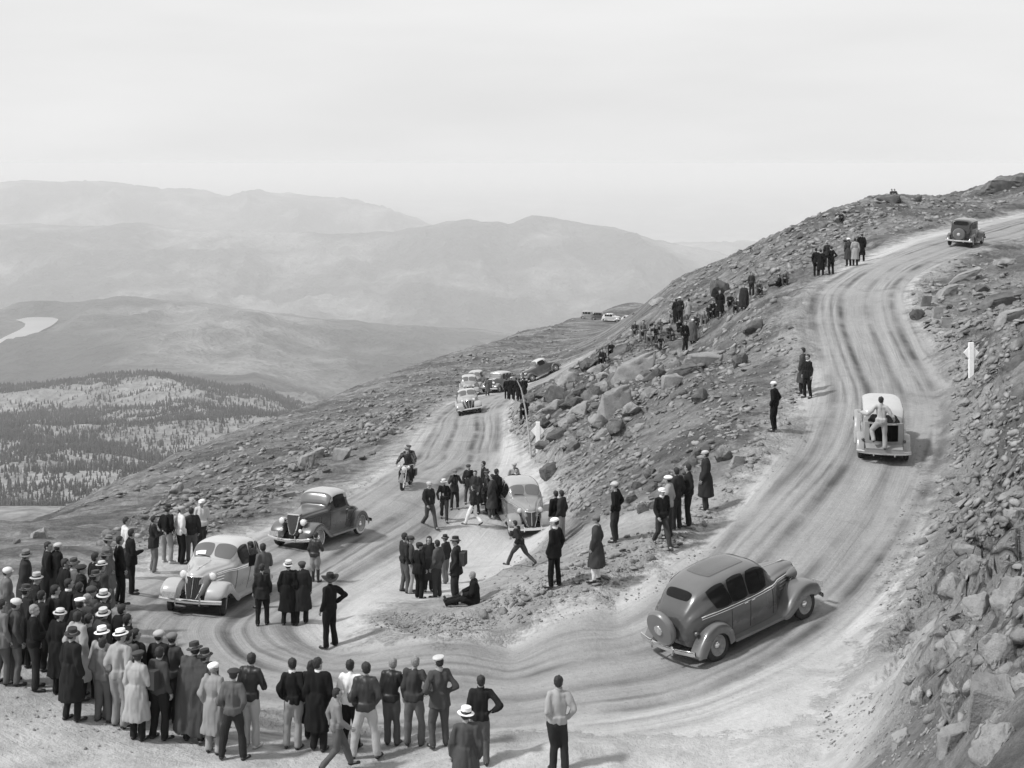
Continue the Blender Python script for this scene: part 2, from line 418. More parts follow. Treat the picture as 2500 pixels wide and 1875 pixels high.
def hit(u, v, h=0.0, dmin=9.0):
    """where the sight line through a pixel comes within h above the ground"""
    x = (u - U0) / FPX * _D; z = (V0 - v) / FPX * _D
    k = (z <= groundv(x, _D) + h) & (_D > dmin)
    i = int(np.argmax(k)) if k.any() else len(_D) - 1
    i = max(i, 1)
    # refine
    lo, hi = _D[i - 1], _D[i]
    for _ in range(12):
        m = .5 * (lo + hi)
        if (V0 - v) / FPX * m <= ground((u - U0) / FPX * m, m) + h: hi = m
        else: lo = m
    return Vector(((u - U0) / FPX * hi, hi, ground((u - U0) / FPX * hi, hi)))

# --- materials of the ground
def ground_mat(name, isroad):
    m, t, b = newmat(name)
    geo = N(t, 'ShaderNodeNewGeometry'); pos = geo.outputs['Position']
    at = N(t, 'ShaderNodeAttribute', attribute_name='trk'); zo = N(t, 'ShaderNodeAttribute', attribute_name='zone')
    sx = N(t, 'ShaderNodeSeparateXYZ'); t.links.new(at.outputs['Vector'], sx.inputs[0])
    sz = N(t, 'ShaderNodeSeparateXYZ'); t.links.new(zo.outputs['Vector'], sz.inputs[0])
    lat, lon, sdist = sx.outputs[0], sx.outputs[1], sx.outputs[2]
    def streak(fl, fo, detail=4, dist=.3):
        c = N(t, 'ShaderNodeCombineXYZ')
        t.links.new(mth(t, 'MULTIPLY', lat, fl), c.inputs[0]); t.links.new(mth(t, 'MULTIPLY', lon, fo), c.inputs[1])
        return noise(t, c.outputs[0], 1.0, detail, .6, dist)
    n_big = noise(t, pos, .22, 4); n_mid = noise(t, pos, 1.4, 5, .65); n_fine = noise(t, pos, 9.0, 4, .7); n_peb = noise(t, pos, 38.0, 2, .6)
    # --- graded dirt
    s1 = streak(1.5, .045, 5, 1.0); s2 = streak(6.5, .13, 5, 1.0); s3 = streak(.55, .05, 4)
    base = mixf(t, n_big, .37, .50)
    al = mth(t, 'ABSOLUTE', lat)
    wear = N(t, 'ShaderNodeMapRange', interpolation_type='SMOOTHSTEP'); t.links.new(mth(t, 'ADD', al, mth(t, 'MULTIPLY', mth(t, 'SUBTRACT', s3, .5), 5.0)), wear.inputs[0])
    wear.inputs[1].default_value = 3.4; wear.inputs[2].default_value = 1.6; wear.inputs[3].default_value = 0; wear.inputs[4].default_value = 1
    dark = mth(t, 'MULTIPLY', wear.outputs[0], .36)
    # a few distinct wheel tracks, wandering and broken
    trk = None
    for c, wd, st_ in ((-1.9, .20, .44), (-1.45, .09, .28), (-.6, .16, .28), (.75, .18, .44), (1.2, .08, .28), (1.65, .07, .2), (-2.5, .08, .22), (2.15, .24, .32), (3.3, .14, .2), (-3.1, .16, .2)):
        wob = mth(t, 'MULTIPLY', mth(t, 'SUBTRACT', streak(.0, .035, 2), .5), 2.2)
        dd = mth(t, 'DIVIDE', mth(t, 'SUBTRACT', mth(t, 'ADD', lat, wob), c), wd)
        g = mth(t, 'MULTIPLY', mth(t, 'EXPONENT', mth(t, 'MULTIPLY', mth(t, 'MULTIPLY', dd, dd), -1.0)), st_)
        trk = g if trk is None else mth(t, 'ADD', trk, g)
    brk = N(t, 'ShaderNodeMapRange'); t.links.new(noise(t, pos, .28, 4), brk.inputs[0]); brk.inputs[1].default_value = .38; brk.inputs[2].default_value = .6; brk.inputs[3].default_value = .15; brk.inputs[4].default_value = 1
    trk = mth(t, 'MULTIPLY', trk, brk.outputs[0])
    st = N(t, 'ShaderNodeMapRange'); t.links.new(s1, st.inputs[0]); st.inputs[1].default_value = .36; st.inputs[2].default_value = .64; st.inputs[3].default_value = 1.12; st.inputs[4].default_value = .86
    st2 = N(t, 'ShaderNodeMapRange'); t.links.new(s2, st2.inputs[0]); st2.inputs[1].default_value = .34; st2.inputs[2].default_value = .66; st2.inputs[3].default_value = 1.11; st2.inputs[4].default_value = .87
    amp = mth(t, 'MULTIPLY', st.outputs[0], st2.outputs[0])
    fall = N(t, 'ShaderNodeMapRange', interpolation_type='SMOOTHSTEP'); t.links.new(al, fall.inputs[0]); fall.inputs[1].default_value = 4.8; fall.inputs[2].default_value = 2.4; fall.inputs[3].default_value = .10; fall.inputs[4].default_value = 1
    amp = mixf(t, mth(t, 'MULTIPLY', fall.outputs[0], brk.outputs[0]), 1.0, amp)
    rd = mth(t, 'MULTIPLY', mth(t, 'MULTIPLY', base, mth(t, 'SUBTRACT', mth(t, 'SUBTRACT', 1.0, dark), trk)), amp)
    dp = N(t, 'ShaderNodeMapRange'); t.links.new(noise(t, pos, .5, 4, .6, .6), dp.inputs[0]); dp.inputs[1].default_value = .6; dp.inputs[2].default_value = .72; dp.inputs[3].default_value = 1; dp.inputs[4].default_value = .74
    rd = mth(t, 'MULTIPLY', rd, dp.outputs[0])
    rd = mth(t, 'MULTIPLY', rd, mixf(t, n_fine, .76, 1.24)); rd = mth(t, 'MULTIPLY', rd, mixf(t, n_mid, .84, 1.16))
    pb = N(t, 'ShaderNodeMapRange'); t.links.new(noise(t, pos, 16, 3, .7), pb.inputs[0]); pb.inputs[1].default_value = .60; pb.inputs[2].default_value = .68; pb.inputs[3].default_value = 1; pb.inputs[4].default_value = .72
    rd = mth(t, 'MULTIPLY', rd, pb.outputs[0])
    vor = N(t, 'ShaderNodeTexVoronoi', feature='DISTANCE_TO_EDGE'); vor.inputs['Scale'].default_value = 1.0
    dm = N(t, 'ShaderNodeVectorMath', operation='ADD'); nc = N(t, 'ShaderNodeTexNoise'); nc.inputs['Scale'].default_value = 1.2
    t.links.new(pos, nc.inputs['Vector']); t.links.new(pos, dm.inputs[0]); t.links.new(nc.outputs['Color'], dm.inputs[1]); t.links.new(dm.outputs[0], vor.inputs['Vector'])
    cr = N(t, 'ShaderNodeMapRange'); t.links.new(vor.outputs['Distance'], cr.inputs[0]); cr.inputs[1].default_value = 0; cr.inputs[2].default_value = .08; cr.inputs[3].default_value = 0; cr.inputs[4].default_value = 1
    CRACK = mixf(t, sz.outputs[0], 1.0, mixf(t, cr.outputs[0], .2, 1.12))
    # --- mountainside
    rock = ramp(t, n_mid, [(.25, .12), (.45, .21), (.6, .28), (.8, .40)])
    rock = mth(t, 'MULTIPLY', rock, mixf(t, n_fine, .5, 1.5))
    pat = N(t, 'ShaderNodeMapRange'); vm = N(t, 'ShaderNodeMapping'); vm.inputs['Rotation'].default_value = (0, R(20), R(-25)); vm.inputs['Scale'].default_value = (.13, .26, .28); t.links.new(pos, vm.inputs['Vector'])
    t.links.new(noise(t, vm.outputs[0], 1.0, 6, .62, .4), pat.inputs[0]); pat.inputs[1].default_value = .42; pat.inputs[2].default_value = .6; pat.inputs[3].default_value = .5; pat.inputs[4].default_value = 1.12
    rock = mth(t, 'MULTIPLY', rock, pat.outputs[0])
    rock = mixf(t, mth(t, 'MULTIPLY', sz.outputs[0], .8), rock, mixf(t, n_fine, .10, .31))
    rock = mth(t, 'MULTIPLY', rock, CRACK)
    # how far the loose pale dirt reaches over the slope
    dust = N(t, 'ShaderNodeMapRange', interpolation_type='SMOOTHSTEP'); t.links.new(mth(t, 'ADD', sdist, mth(t, 'ADD', mth(t, 'MULTIPLY', mth(t, 'SUBTRACT', n_mid, .5), 3.4), mth(t, 'MULTIPLY', mth(t, 'SUBTRACT', n_fine, .5), 1.6))), dust.inputs[0])
    dust.inputs[1].default_value = -1.7; dust.inputs[2].default_value = .5; dust.inputs[3].default_value = 0; dust.inputs[4].default_value = 1
    palef = mth(t, 'MULTIPLY', sz.outputs[2], mixf(t, n_mid, .55, 1.25), True)
    k_ = mth(t, 'MAXIMUM', dust.outputs[0], palef)
    pass
    v = mixf(t, k_, rock, rd)
    t.links.new(v, b.inputs['Base Color'])
    h1_ = mth(t, 'ADD', mth(t, 'MULTIPLY', n_peb, .06), mth(t, 'ADD', mth(t, 'MULTIPLY', n_fine, .16), mth(t, 'SUBTRACT', mth(t, 'MULTIPLY', s2, .18), mth(t, 'MULTIPLY', trk, .35))))
    h2_ = mth(t, 'ADD', mth(t, 'MULTIPLY', n_mid, 1.6), mth(t, 'ADD', mth(t, 'MULTIPLY', n_fine, 1.0), mth(t, 'ADD', mth(t, 'MULTIPLY', n_peb, .35), mth(t, 'MULTIPLY', mth(t, 'MULTIPLY', cr.outputs[0], sz.outputs[0]), .8))))
    addbump(t, b, mixf(t, k_, h2_, h1_), .9, .2)
    return m
M_ROAD = M_HILL = ground_mat('mountain_ground', True)
hill = link('hillside', submesh('hillside', F[~froad]), None, M_HILL); tag(hill, 'rocky mountainside with bare gravel slopes around the hairpin road', kind='structure')
road = link('road', submesh('road', F[froad]), None, M_ROAD); tag(road, 'graded dirt road streaked with tyre tracks round a hairpin bend', kind='structure')

# ================================================================ FAR VALLEY AND RANGES
FU = [-900, 0, 100, 200, 300, 400, 500, 560, 620, 700, 800, 900, 1000, 1060, 1130, 1190, 1240, 1300, 1350, 1420, 1500, 1600, 1700, 1800, 2000, 2500, 3400]
FR = [350, 1000, 1450, 2100, 2900, 3500, 4600, 7500, 9000, 10800, 14000, 16500, 20000, 26000, 40000, 70000, 120000]
def col(default, **kw): return default
ridge_h = dict(zip(FU, [800, 762, 745, 746, 738, 742, 748, 758, 765, 780, 792, 802, 806, 812, 816, 822, 828, 836, 842, 850, 858, 868, 880, 890, 900, 900, 900]))
ridge_j = dict(zip(FU, [560, 548, 546, 552, 548, 556, 560, 556, 560, 566, 565, 562, 556, 548, 534, 541, 552, 534, 538, 552, 566, 592, 604, 630, 690, 760, 800]))
ridge_k = dict(zip(FU, [440, 439, 446, 446, 450, 464, 470, 484, 474, 476, 492, 506, 538, 556, 580, 590, 600, 600, 600, 600, 600, 600, 600, 600, 600, 600, 600]))
ridge_e = dict(zip(FU, [985, 968, 966, 962, 950, 944, 952, 954, 952, 975, 1000, 1010, 1020, 1020, 1020, 1020, 1020, 1020, 1020, 1020, 1020, 1020, 1020, 1020, 1020, 1020, 1020]))
def zrow(u):
    e, h, j, k = ridge_e[u], ridge_h[u], ridge_j[u], ridge_k[u]
    vs = [1650, 1255, 1200, 1090, e, e + 40, e - 30, h, h + 60, h + 4, j, j + 50, k, max(k, 500) + 30, 478, 442, 424]
    return [(V0 - v) / FPX * r for v, r in zip(vs, FR)]
ZT = np.array([zrow(u) for u in FU])            # columns u x nodes
NTF, NRF = 960, 620
thf = np.linspace(R(-56), R(56), NTF); lrf = np.linspace(math.log(330), math.log(120000), NRF)
THF, LRF = np.meshgrid(thf, lrf)
FX = np.tan(THF) * np.exp(LRF); FY = np.exp(LRF)
uf = U0 + np.tan(thf) * FPX
cols = np.array([np.interp(uf, FU, ZT[:, k]) for k in range(len(FR))])     # nodes x theta
# smooth (pchip-like) along distance with cosine easing
lrn = np.log(FR); FZ = np.empty_like(FX)
for i, l in enumerate(lrf):
    k = min(max(np.searchsorted(lrn, l) - 1, 0), len(FR) - 2); t = (l - lrn[k]) / (lrn[k + 1] - lrn[k]); t = min(max(t, 0), 1)
    s = .5 * t + .5 * (t * t * (3 - 2 * t))
    FZ[i] = cols[k] * (1 - s) + cols[k + 1] * s
amp = np.exp(LRF)
def ridged(x, y, o, s):
    tot = 0; a = 1
    for i in range(o):
        tot = tot + a * (1 - 2 * np.abs(2 * vnoise(x * 2 ** i + 3.1 * i, y * 2 ** i, s + i))); a *= .58
    return tot
A1 = np.interp(LRF, np.log([400, 1200, 1500, 2500, 4000, 6800, 7500, 8200, 10800, 13200, 14000, 15000, 18500, 20000, 22000, 27000, 40000]), [0, 2, 10, 20, 34, 110, 30, 100, 200, 200, 45, 120, 240, 60, 120, 80, 10])
FZ += A1 * (.8 * ridged(FX / 2300 + .4 * fbm(FX / 3000, FY / 3000, 3, 3), FY / 3400, 6, 7) - .3) * np.where(FY < 4000, 0, 1) + np.where(FY < 4000, A1 * ridged(FX / 420, FY / 420, 5, 17) * .9, 0)
FZ += np.interp(LRF, np.log([1500, 9000, 20000, 30000]), [0, 26, 44, 0]) * fbm(FX / 700, FY / 700, 4, 41)
LAKE = [(-70, 836), (-70, 858), (0, 848), (30, 842), (58, 832), (84, 818), (102, 806), (124, 796), (138, 786), (143, 779), (128, 775), (96, 774), (66, 775), (38, 781), (52, 785), (62, 790), (60, 797), (48, 805), (26, 815), (0, 828)]
LZ = -808.0
LKP = np.array([((u - U0) / FPX * (-LZ * FPX / (v - V0)), -LZ * FPX / (v - V0)) for u, v in LAKE])
_m = (FY > 4500) & (FY < 8500) & (FX < -1500)
_s = poly_sd(FX[_m], FY[_m], LKP); _k = smooth(-220, -20, _s); FZ[_m] = FZ[_m] * (1 - _k) + (LZ - 8) * _k
idf = np.arange(NTF * NRF).reshape(NRF, NTF)
FF = np.stack([idf[:-1, :-1], idf[:-1, 1:], idf[1:, 1:], idf[1:, :-1]], -1).reshape(-1, 4)
me = mesh_np('hills', np.stack([FX, FY, FZ], -1).reshape(-1, 3), FF)
m, t, b = newmat('forested_hills')
geo = N(t, 'ShaderNodeNewGeometry'); pos = geo.outputs['Position']
sp = N(t, 'ShaderNodeSeparateXYZ'); t.links.new(pos, sp.inputs[0])
n1 = noise(t, pos, 1 / 900, 6, .6); n2 = noise(t, pos, 1 / 160, 5, .65); n3 = noise(t, pos, 1 / 2600, 4, .5)
wood = mixf(t, n2, .02, .10)
pale = mth(t, 'MULTIPLY', mixf(t, n2, .04, .40), mixf(t, noise(t, pos, 1 / 22, 5, .8), .1, 1.9))
kf = N(t, 'ShaderNodeMapRange'); t.links.new(mth(t, 'ADD', mth(t, 'MULTIPLY', n1, .6), mth(t, 'MULTIPLY', n3, .4)), kf.inputs[0]); kf.inputs[1].default_value = .47; kf.inputs[2].default_value = .60
nearf = N(t, 'ShaderNodeMapRange'); t.links.new(sp.outputs[1], nearf.inputs[0]); nearf.inputs[1].default_value = 4200; nearf.inputs[2].default_value = 3400
fac = mth(t, 'MAXIMUM', mth(t, 'MULTIPLY', kf.outputs[0], mixf(t, noise(t, pos, 1 / 380, 5, .7), .35, 1.45), True), nearf.outputs[0])
t.links.new(mixf(t, fac, wood, pale), b.inputs['Base Color'])
addbump(t, b, mth(t, 'ADD', mth(t, 'MULTIPLY', n2, 40), mth(t, 'MULTIPLY', n1, 260)), 1.0, 1.0)
hills = link('hills', me, None, m); tag(hills, 'hazy forested ridges and valleys far below the road', kind='structure')
def fz(x, y):
    a = (math.atan2(x, y) - thf[0]) / (thf[-1] - thf[0]) * (NTF - 1); b_ = (math.log(y) - lrf[0]) / (lrf[-1] - lrf[0]) * (NRF - 1)
    i = int(min(max(b_, 0), NRF - 2)); j = int(min(max(a, 0), NTF - 2)); return FZ[i, j]

# reservoir and pale meadow far on the left
lk_v = [(x, y, LZ) for x, y in LKP]; lk = bpy.data.meshes.new('water'); bm = bmesh.new()
bmesh.ops.triangulate(bm, faces=[bm.faces.new([bm.verts.new(c) for c in lk_v])]); bm.normal_update()
for f in bm.faces:
    if f.normal.z < 0: f.normal_flip()
bm.to_mesh(lk); bm.free()
tag(link('water', lk, None, mat('pale_water', .30, .35, .15, .004)), 'pale reservoir between dark hills far on the left', kind='structure')

# distant forest: conifers scattered over the pale hills, too many to count
def forest(n=62000):
    cnt = 0; X = []; Y = []; Z = []; H = []
    while len(X) < n and cnt < 1500000:
        cnt += 1
        u = random.uniform(-500, 1000); r = math.exp(random.uniform(math.log(1300), math.log(3300)))
        x = (u - U0) / FPX * r
        q = vnoise(np.array([x / 170.]), np.array([r / 210.]), 5)[0] + .6 * vnoise(np.array([x / 45.]), np.array([r / 60.]), 6)[0]
        dens = .46 + 1.6 * max(q, -.2) + (.5 if r > 2780 and r < 3000 else 0)
        if random.random() > dens: continue
        X.append(x); Y.append(r); Z.append(fz(x, r)); H.append(random.uniform(4.5, 12.5) * random.uniform(.7, 1.1))
    X, Y, Z, H = map(np.array, (X, Y, Z, H)); n = len(X)
    k = 6; V = []; Fc = []
    ang = np.arange(k) * 2 * PI / k
    tiers = [(.04, .20, .52), (.34, .15, .78), (.62, .10, 1.0)]
    per = len(tiers) * (k + 1)
    verts = np.zeros((n, per, 3))
    for ti, (b0, rr, tp) in enumerate(tiers):
        for a in range(k):
            jj = rng.uniform(.7, 1.25, n)
            verts[:, ti * (k + 1) + a, 0] = X + np.cos(ang[a]) * rr * H * jj
            verts[:, ti * (k + 1) + a, 1] = Y + np.sin(ang[a]) * rr * H * jj
            verts[:, ti * (k + 1) + a, 2] = Z - 1 + b0 * H
        verts[:, ti * (k + 1) + k, 0] = X; verts[:, ti * (k + 1) + k, 1] = Y; verts[:, ti * (k + 1) + k, 2] = Z - 1 + tp * H
    f = []
    for ti in range(len(tiers)):
        for a in range(k): f.append((ti * (k + 1) + a, ti * (k + 1) + (a + 1) % k, ti * (k + 1) + k))
    f = np.array(f)
    FA = (f[None] + (np.arange(n) * per)[:, None, None]).reshape(-1, 3)
    me = mesh_np('forest', verts.reshape(-1, 3), FA, False)
    o = link('forest', me, None, mat('conifer', .045, .95, .5, .03))
    tag(o, 'dark conifers scattered over the pale hills far below on the left', 'forest', kind='stuff')
forest()

# haze: one closed box of even air round camera and land
me = bpy.data.meshes.new('haze'); bm = bmesh.new(); bmesh.ops.create_cube(bm, size=1)
for v in bm.verts: v.co = Vector((v.co.x * 330000, v.co.y * 264000 + 60000, v.co.z * 2612 - 1294))
bm.to_mesh(me); bm.free()
hm = bpy.data.materials.new('haze_air'); hm.use_nodes = True; t = hm.node_tree; t.nodes.clear()
o_ = N(t, 'ShaderNodeOutputMaterial'); pv = N(t, 'ShaderNodeVolumePrincipled')
pv.inputs['Color'].default_value = (1, 1, 1, 1); pv.inputs['Density'].default_value = 7.2e-5; pv.inputs['Anisotropy'].default_value = 0
t.links.new(pv.outputs[0], o_.inputs['Volume'])
hz = link('haze', me, None, None); me.materials.append(hm); tag(hz, 'pale mountain haze that fades the far ranges', 'haze', kind='stuff')
# ================================================================ ROCKS
def hull_rock(seed, flat=.6, n=16, ang=1.0):
    r = random.Random(seed); bm = bmesh.new()
    for i in range(n):
        v = Vector((r.gauss(0, 1), r.gauss(0, 1), r.gauss(0, 1))).normalized()
        m_ = max(abs(v.x), abs(v.y), abs(v.z)); v = v * (.75 + .25 / m_ * ang) * r.uniform(.82, 1.0)
        bm.verts.new((v.x * .5, v.y * .5 * r.uniform(.85, 1.1), v.z * .5 * flat))
    bmesh.ops.convex_hull(bm, input=bm.verts)
    bmesh.ops.delete(bm, geom=[v for v in bm.verts if not v.link_faces], context='VERTS')
    bmesh.ops.triangulate(bm, faces=bm.faces)
    bmesh.ops.recalc_face_normals(bm, faces=bm.faces)
    vs = np.array([v.co[:] for v in bm.verts]); bm.verts.index_update()
    fs = np.array([[v.index for v in f.verts] for f in bm.faces]); bm.free()
    return vs, fs
ROCKS = [hull_rock(i, [.35, .5, .7, .45][i % 4], 11 + i % 5) for i in range(16)]

def big_rock(seed, flat):
    """angular boulder: hull, bevelled edges, roughened faces"""
    r = random.Random(seed); bm = bmesh.new()
    for i in range(15):
        v = Vector((r.gauss(0, 1), r.gauss(0, 1), r.gauss(0, 1))).normalized()
        m_ = max(abs(v.x), abs(v.y), abs(v.z)); v = v * (.6 + .4 / m_) * r.uniform(.85, 1.0)
        bm.verts.new((v.x * .5, v.y * .5, v.z * .5 * flat))
    bmesh.ops.convex_hull(bm, input=bm.verts)
    bmesh.ops.delete(bm, geom=[v for v in bm.verts if not v.link_faces], context='VERTS')
    bmesh.ops.dissolve_limit(bm, angle_limit=R(12), verts=bm.verts, edges=bm.edges)
    bmesh.ops.bevel(bm, geom=bm.edges[:], offset=.03, segments=2, profile=.6, affect='EDGES')
    bmesh.ops.triangulate(bm, faces=bm.faces)
    for _ in range(3):
        bmesh.ops.subdivide_edges(bm, edges=[e for e in bm.edges if e.calc_length() > .055], cuts=1, use_grid_fill=False)
        bmesh.ops.triangulate(bm, faces=bm.faces)
    co = np.array([v.co[:] for v in bm.verts])
    bm.normal_update(); no = np.array([v.normal[:] for v in bm.verts])
    d = .09 * fbm(co[:, 0] * 3 + co[:, 2] * 2, co[:, 1] * 3 - co[:, 2], 5, seed, .6) - .03 * np.exp(-(fbm(co[:, 0] * 2 + seed, co[:, 2] * 5 + co[:, 1], 2, seed + 3) / .03) ** 2)
    co = co + no * d[:, None]
    for v, c in zip(bm.verts, co): v.co = c
    me = bpy.data.meshes.new('boulder'); bm.to_mesh(me); bm.free()
    me.polygons.foreach_set('use_smooth', np.ones(len(me.polygons), dtype=bool))
    try: me.set_sharp_from_angle(angle=R(32))
    except Exception: pass
    return me
BIG = [big_rock(100 + i, [.45, .6, .8, .35, .55][i % 5]) for i in range(10)]

def block_mesh(seed):
    r = random.Random(seed); bm = bmesh.new()
    ex = (r.uniform(.8, 1), r.uniform(.6, .9), r.uniform(.35, .7))
    for x in (-.5, .5):
        for y in (-.5, .5):
            for z in (-.5, .5):
                for _ in range(2): bm.verts.new((x * ex[0] * r.uniform(.45, 1.05) + z * .3, y * ex[1] * r.uniform(.45, 1.05), z * ex[2] * r.uniform(.5, 1.1)))
    bmesh.ops.convex_hull(bm, input=bm.verts)
    bmesh.ops.delete(bm, geom=[v for v in bm.verts if not v.link_faces], context='VERTS')
    bmesh.ops.dissolve_limit(bm, angle_limit=R(14), verts=bm.verts, edges=bm.edges)
    bmesh.ops.bevel(bm, geom=bm.edges[:], offset=.018, segments=1, profile=.6, affect='EDGES')
    bmesh.ops.triangulate(bm, faces=bm.faces)
    for _ in range(3):
        bmesh.ops.subdivide_edges(bm, edges=[e for e in bm.edges if e.calc_length() > .06], cuts=1); bmesh.ops.triangulate(bm, faces=bm.faces)
    co = np.array([v.co[:] for v in bm.verts]); bm.normal_update(); no = np.array([v.normal[:] for v in bm.verts])
    d = .035 * fbm(co[:, 0] * 4 + co[:, 2] * 3, co[:, 1] * 4 - co[:, 2] * 2, 4, seed) - .05 * np.exp(-(fbm(co[:, 0] * 1.6 + seed, co[:, 2] * 3 + co[:, 1] * 1.3, 3, seed + 3) / .025) ** 2)
    co = co + no * d[:, None]
    for v, c in zip(bm.verts, co): v.co = c
    me = bpy.data.meshes.new('boulder'); bm.to_mesh(me); bm.free()
    me.polygons.foreach_set('use_smooth', np.ones(len(me.polygons), dtype=bool))
    try: me.set_sharp_from_angle(angle=R(28))
    except Exception: pass
    return me
BLOCKS = [block_mesh(300 + i) for i in range(8)]

def rock_mat(name, lo, hi):
    m, t, b = newmat(name, .9)
    tcn = N(t, 'ShaderNodeTexCoord'); gp = N(t, 'ShaderNodeNewGeometry').outputs['Position']
    n1 = noise(t, gp, 1.3, 5, .6); n2 = noise(t, gp, 9, 5, .7); n3 = noise(t, gp, 42, 3, .6)
    v = mixf(t, ramp(t, n1, [(.3, 0), (.7, 1)]), lo, hi)
    lich = N(t, 'ShaderNodeMapRange'); t.links.new(n2, lich.inputs[0]); lich.inputs[1].default_value = .58; lich.inputs[2].default_value = .7; lich.inputs[3].default_value = 1.08; lich.inputs[4].default_value = .62
    v = mth(t, 'MULTIPLY', v, lich.outputs[0]); v = mth(t, 'MULTIPLY', v, mixf(t, n3, .8, 1.2))
    t.links.new(v, b.inputs['Base Color'])
    addbump(t, b, mth(t, 'ADD', mth(t, 'MULTIPLY', n2, 1), mth(t, 'MULTIPLY', n3, .3)), .7, .06)
    return m
M_BOULD = rock_mat('granite_boulder', .15, .32)
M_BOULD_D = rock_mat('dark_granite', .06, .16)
M_SCREE = rock_mat('scree_rock', .11, .34)

def put_boulder(u, v, wpx, hpx, label, group=None, tilt=0, dark=False, mesh=None, yaw=None, sink=.25):
    p = hit(u, v + hpx * .35)
    s = wpx / FPX * p.y
    h = hpx / FPX * p.y
    me = mesh if mesh is not None else BIG[random.randrange(len(BIG))]
    o = link('boulder', me, None, M_BOULD_D if dark else M_BOULD)
    zs = max(c.co.z for c in me.vertices) - min(c.co.z for c in me.vertices)
    o.scale = (s, max(s * .8, h), h * 1.25 / zs)
    o.location = p + Vector((0, s * .1, h * (.5 - sink)))
    o.rotation_euler = (R(random.uniform(-8, 8)), R(tilt), R(yaw if yaw is not None else random.uniform(-25, 25)))
    tag(o, label, 'boulder', group)
    return o
HB0 = [  # u, v, width px, height px, tilt deg (positive leans right side down), label, dark
 (1545,905,125,52,-22,'long pale slab boulder tilted down to the left, biggest above the cluster on the bank',0),
 (1718,874,130,55,-4,'broad smooth light slab lying on the slope beneath the standing spectators',0),
 (1655,905,90,40,-8,'low dark ledge boulder at the left end of the broad smooth slab',1),
 (1500,985,92,70,-18,'big rounded pale boulder in the middle of the bank, below the long slab',0),
 (1545,1000,60,30,-14,'small pale wedge boulder leaning on the right of the big rounded boulder',0),
 (1637,934,58,36,-10,'pale oval boulder alone on the slope right of the long slab',0),
 (1392,925,90,44,-20,'light topped boulder at the roadside bank just right of the leaning pole',0),
 (1368,966,84,62,-30,'dark boulder overhanging the lower road beside the pole',1),
 (1420,1005,80,34,-28,'narrow tilted boulder between the pole sign and the big rounded boulder',0),
 (1460,1025,60,34,-12,'flat boulder below the narrow tilted one on the bank',0),
 (1388,1030,55,40,-20,'square edged boulder above the white diamond sign by the lower road',0),
 (1440,890,60,28,-15,'flat boulder under the seated couple on the bank',1),
 (1330,1035,40,30,0,'rough boulder at the ditch left of the white sign post',1),
 (1345,1150,60,36,-15,'dark boulder heap at the foot of the leaning pole',1),
 (1710,968,52,38,-25,'dark pointed boulder half way down the bare slope',1),
 (1810,882,50,34,-20,'boulder with a shadowed hollow left of the upper road',1),
 (1840,800,70,36,-18,'dark jagged boulder below the upper road shoulder',1),
 (1762,700,60,50,0,'dark rounded boulder between the seated spectators near the skyline',1),
 (1770,1110,50,40,-10,'pale round boulder on the bank behind the man in the long coat',0),
 (1800,1128,34,28,0,'small pale block next to the pale round boulder',0),
 (2172,485,70,26,0,'large dark boulder on the skyline with two tiny sitters',1),
 (2238,484,30,22,0,'round dark boulder on the skyline right of the large one',1),
 (2050,535,40,24,0,'light boulder below the sitters on the skyline',0),
 (2005,552,40,20,0,'flat boulder on the skyline slope left of the light one',1),
 (2440,452,90,34,0,'dark square crag on the skyline at the right edge',1),
 (2490,438,60,40,0,'tallest dark crag cut by the right edge of the skyline',1),
 (2395,468,50,18,0,'stepped dark crag left of the square crag',1),
 (1605,735,46,14,-15,'flat pale rock lying on the skyline above the far bench',0),
 (95,1304,56,28,0,'rounded pale boulder alone on the grass slope behind the left crowd',0),
 (40,1322,22,14,0,'small white stone left of the rounded pale boulder',0),
 (430,1195,46,30,-15,'pale boulder on the slope above the men by the grey sedan',0),
 (745,1128,50,40,-12,'light pointed boulder on the slab field left of the motorcycle',0),
 (770,1110,44,24,-12,'flat light boulder beside the pointed one on the slab field',0),
 (835,1110,50,30,-10,'grey slab at the upper right of the slab field',0),
 (2460,640,70,26,-8,'large pale rounded rock high on the right bank',0),
 (2355,675,86,22,-18,'long thin pale slab on the right bank above the ditch',0),
 (2310,712,56,22,-14,'thin slab stacked under the long thin pale slab',0),
 (2260,735,40,34,-8,'pale upright block at the edge of the upper road',0),
 (2290,765,38,34,-10,'square pale block on the right bank beside the road',0),
 (2312,790,30,26,-10,'small square block under the square pale block',0),
 (2370,790,28,22,0,'round stone in the shaded hollow right of the road',0),
 (2440,730,90,24,-12,'dark overhanging ledge at the right edge of the bank',1),
 (2470,770,80,30,-14,'pale ledge rock under the dark overhang at the right edge',0),
 (2240,770,44,26,-20,'dark rock in the ditch beside the upper road',1),
 (2250,1840,20,16,0,'small white stone on the dirt at the bottom right',0),
]
HB = HB0
JUM = [(1375,945,56,36),(1410,960,64,40),(1350,995,54,34),(1395,985,60,30),(1440,965,60,34),(1470,950,56,30),(1500,930,64,28),(1430,1055,50,30),(1360,1060,50,34),(1330,1085,44,28),
       (1470,1060,44,26),(1510,1040,50,26),(1590,960,50,30),(1600,915,60,30),(1580,870,56,24),(1460,900,50,26),(1520,860,60,24),(1310,1000,40,28),(1290,975,36,26),(1660,960,40,24),(1560,1045,40,22),(1400,1090,40,24)]
def hash_i(a): return (a * 7919) >> 3
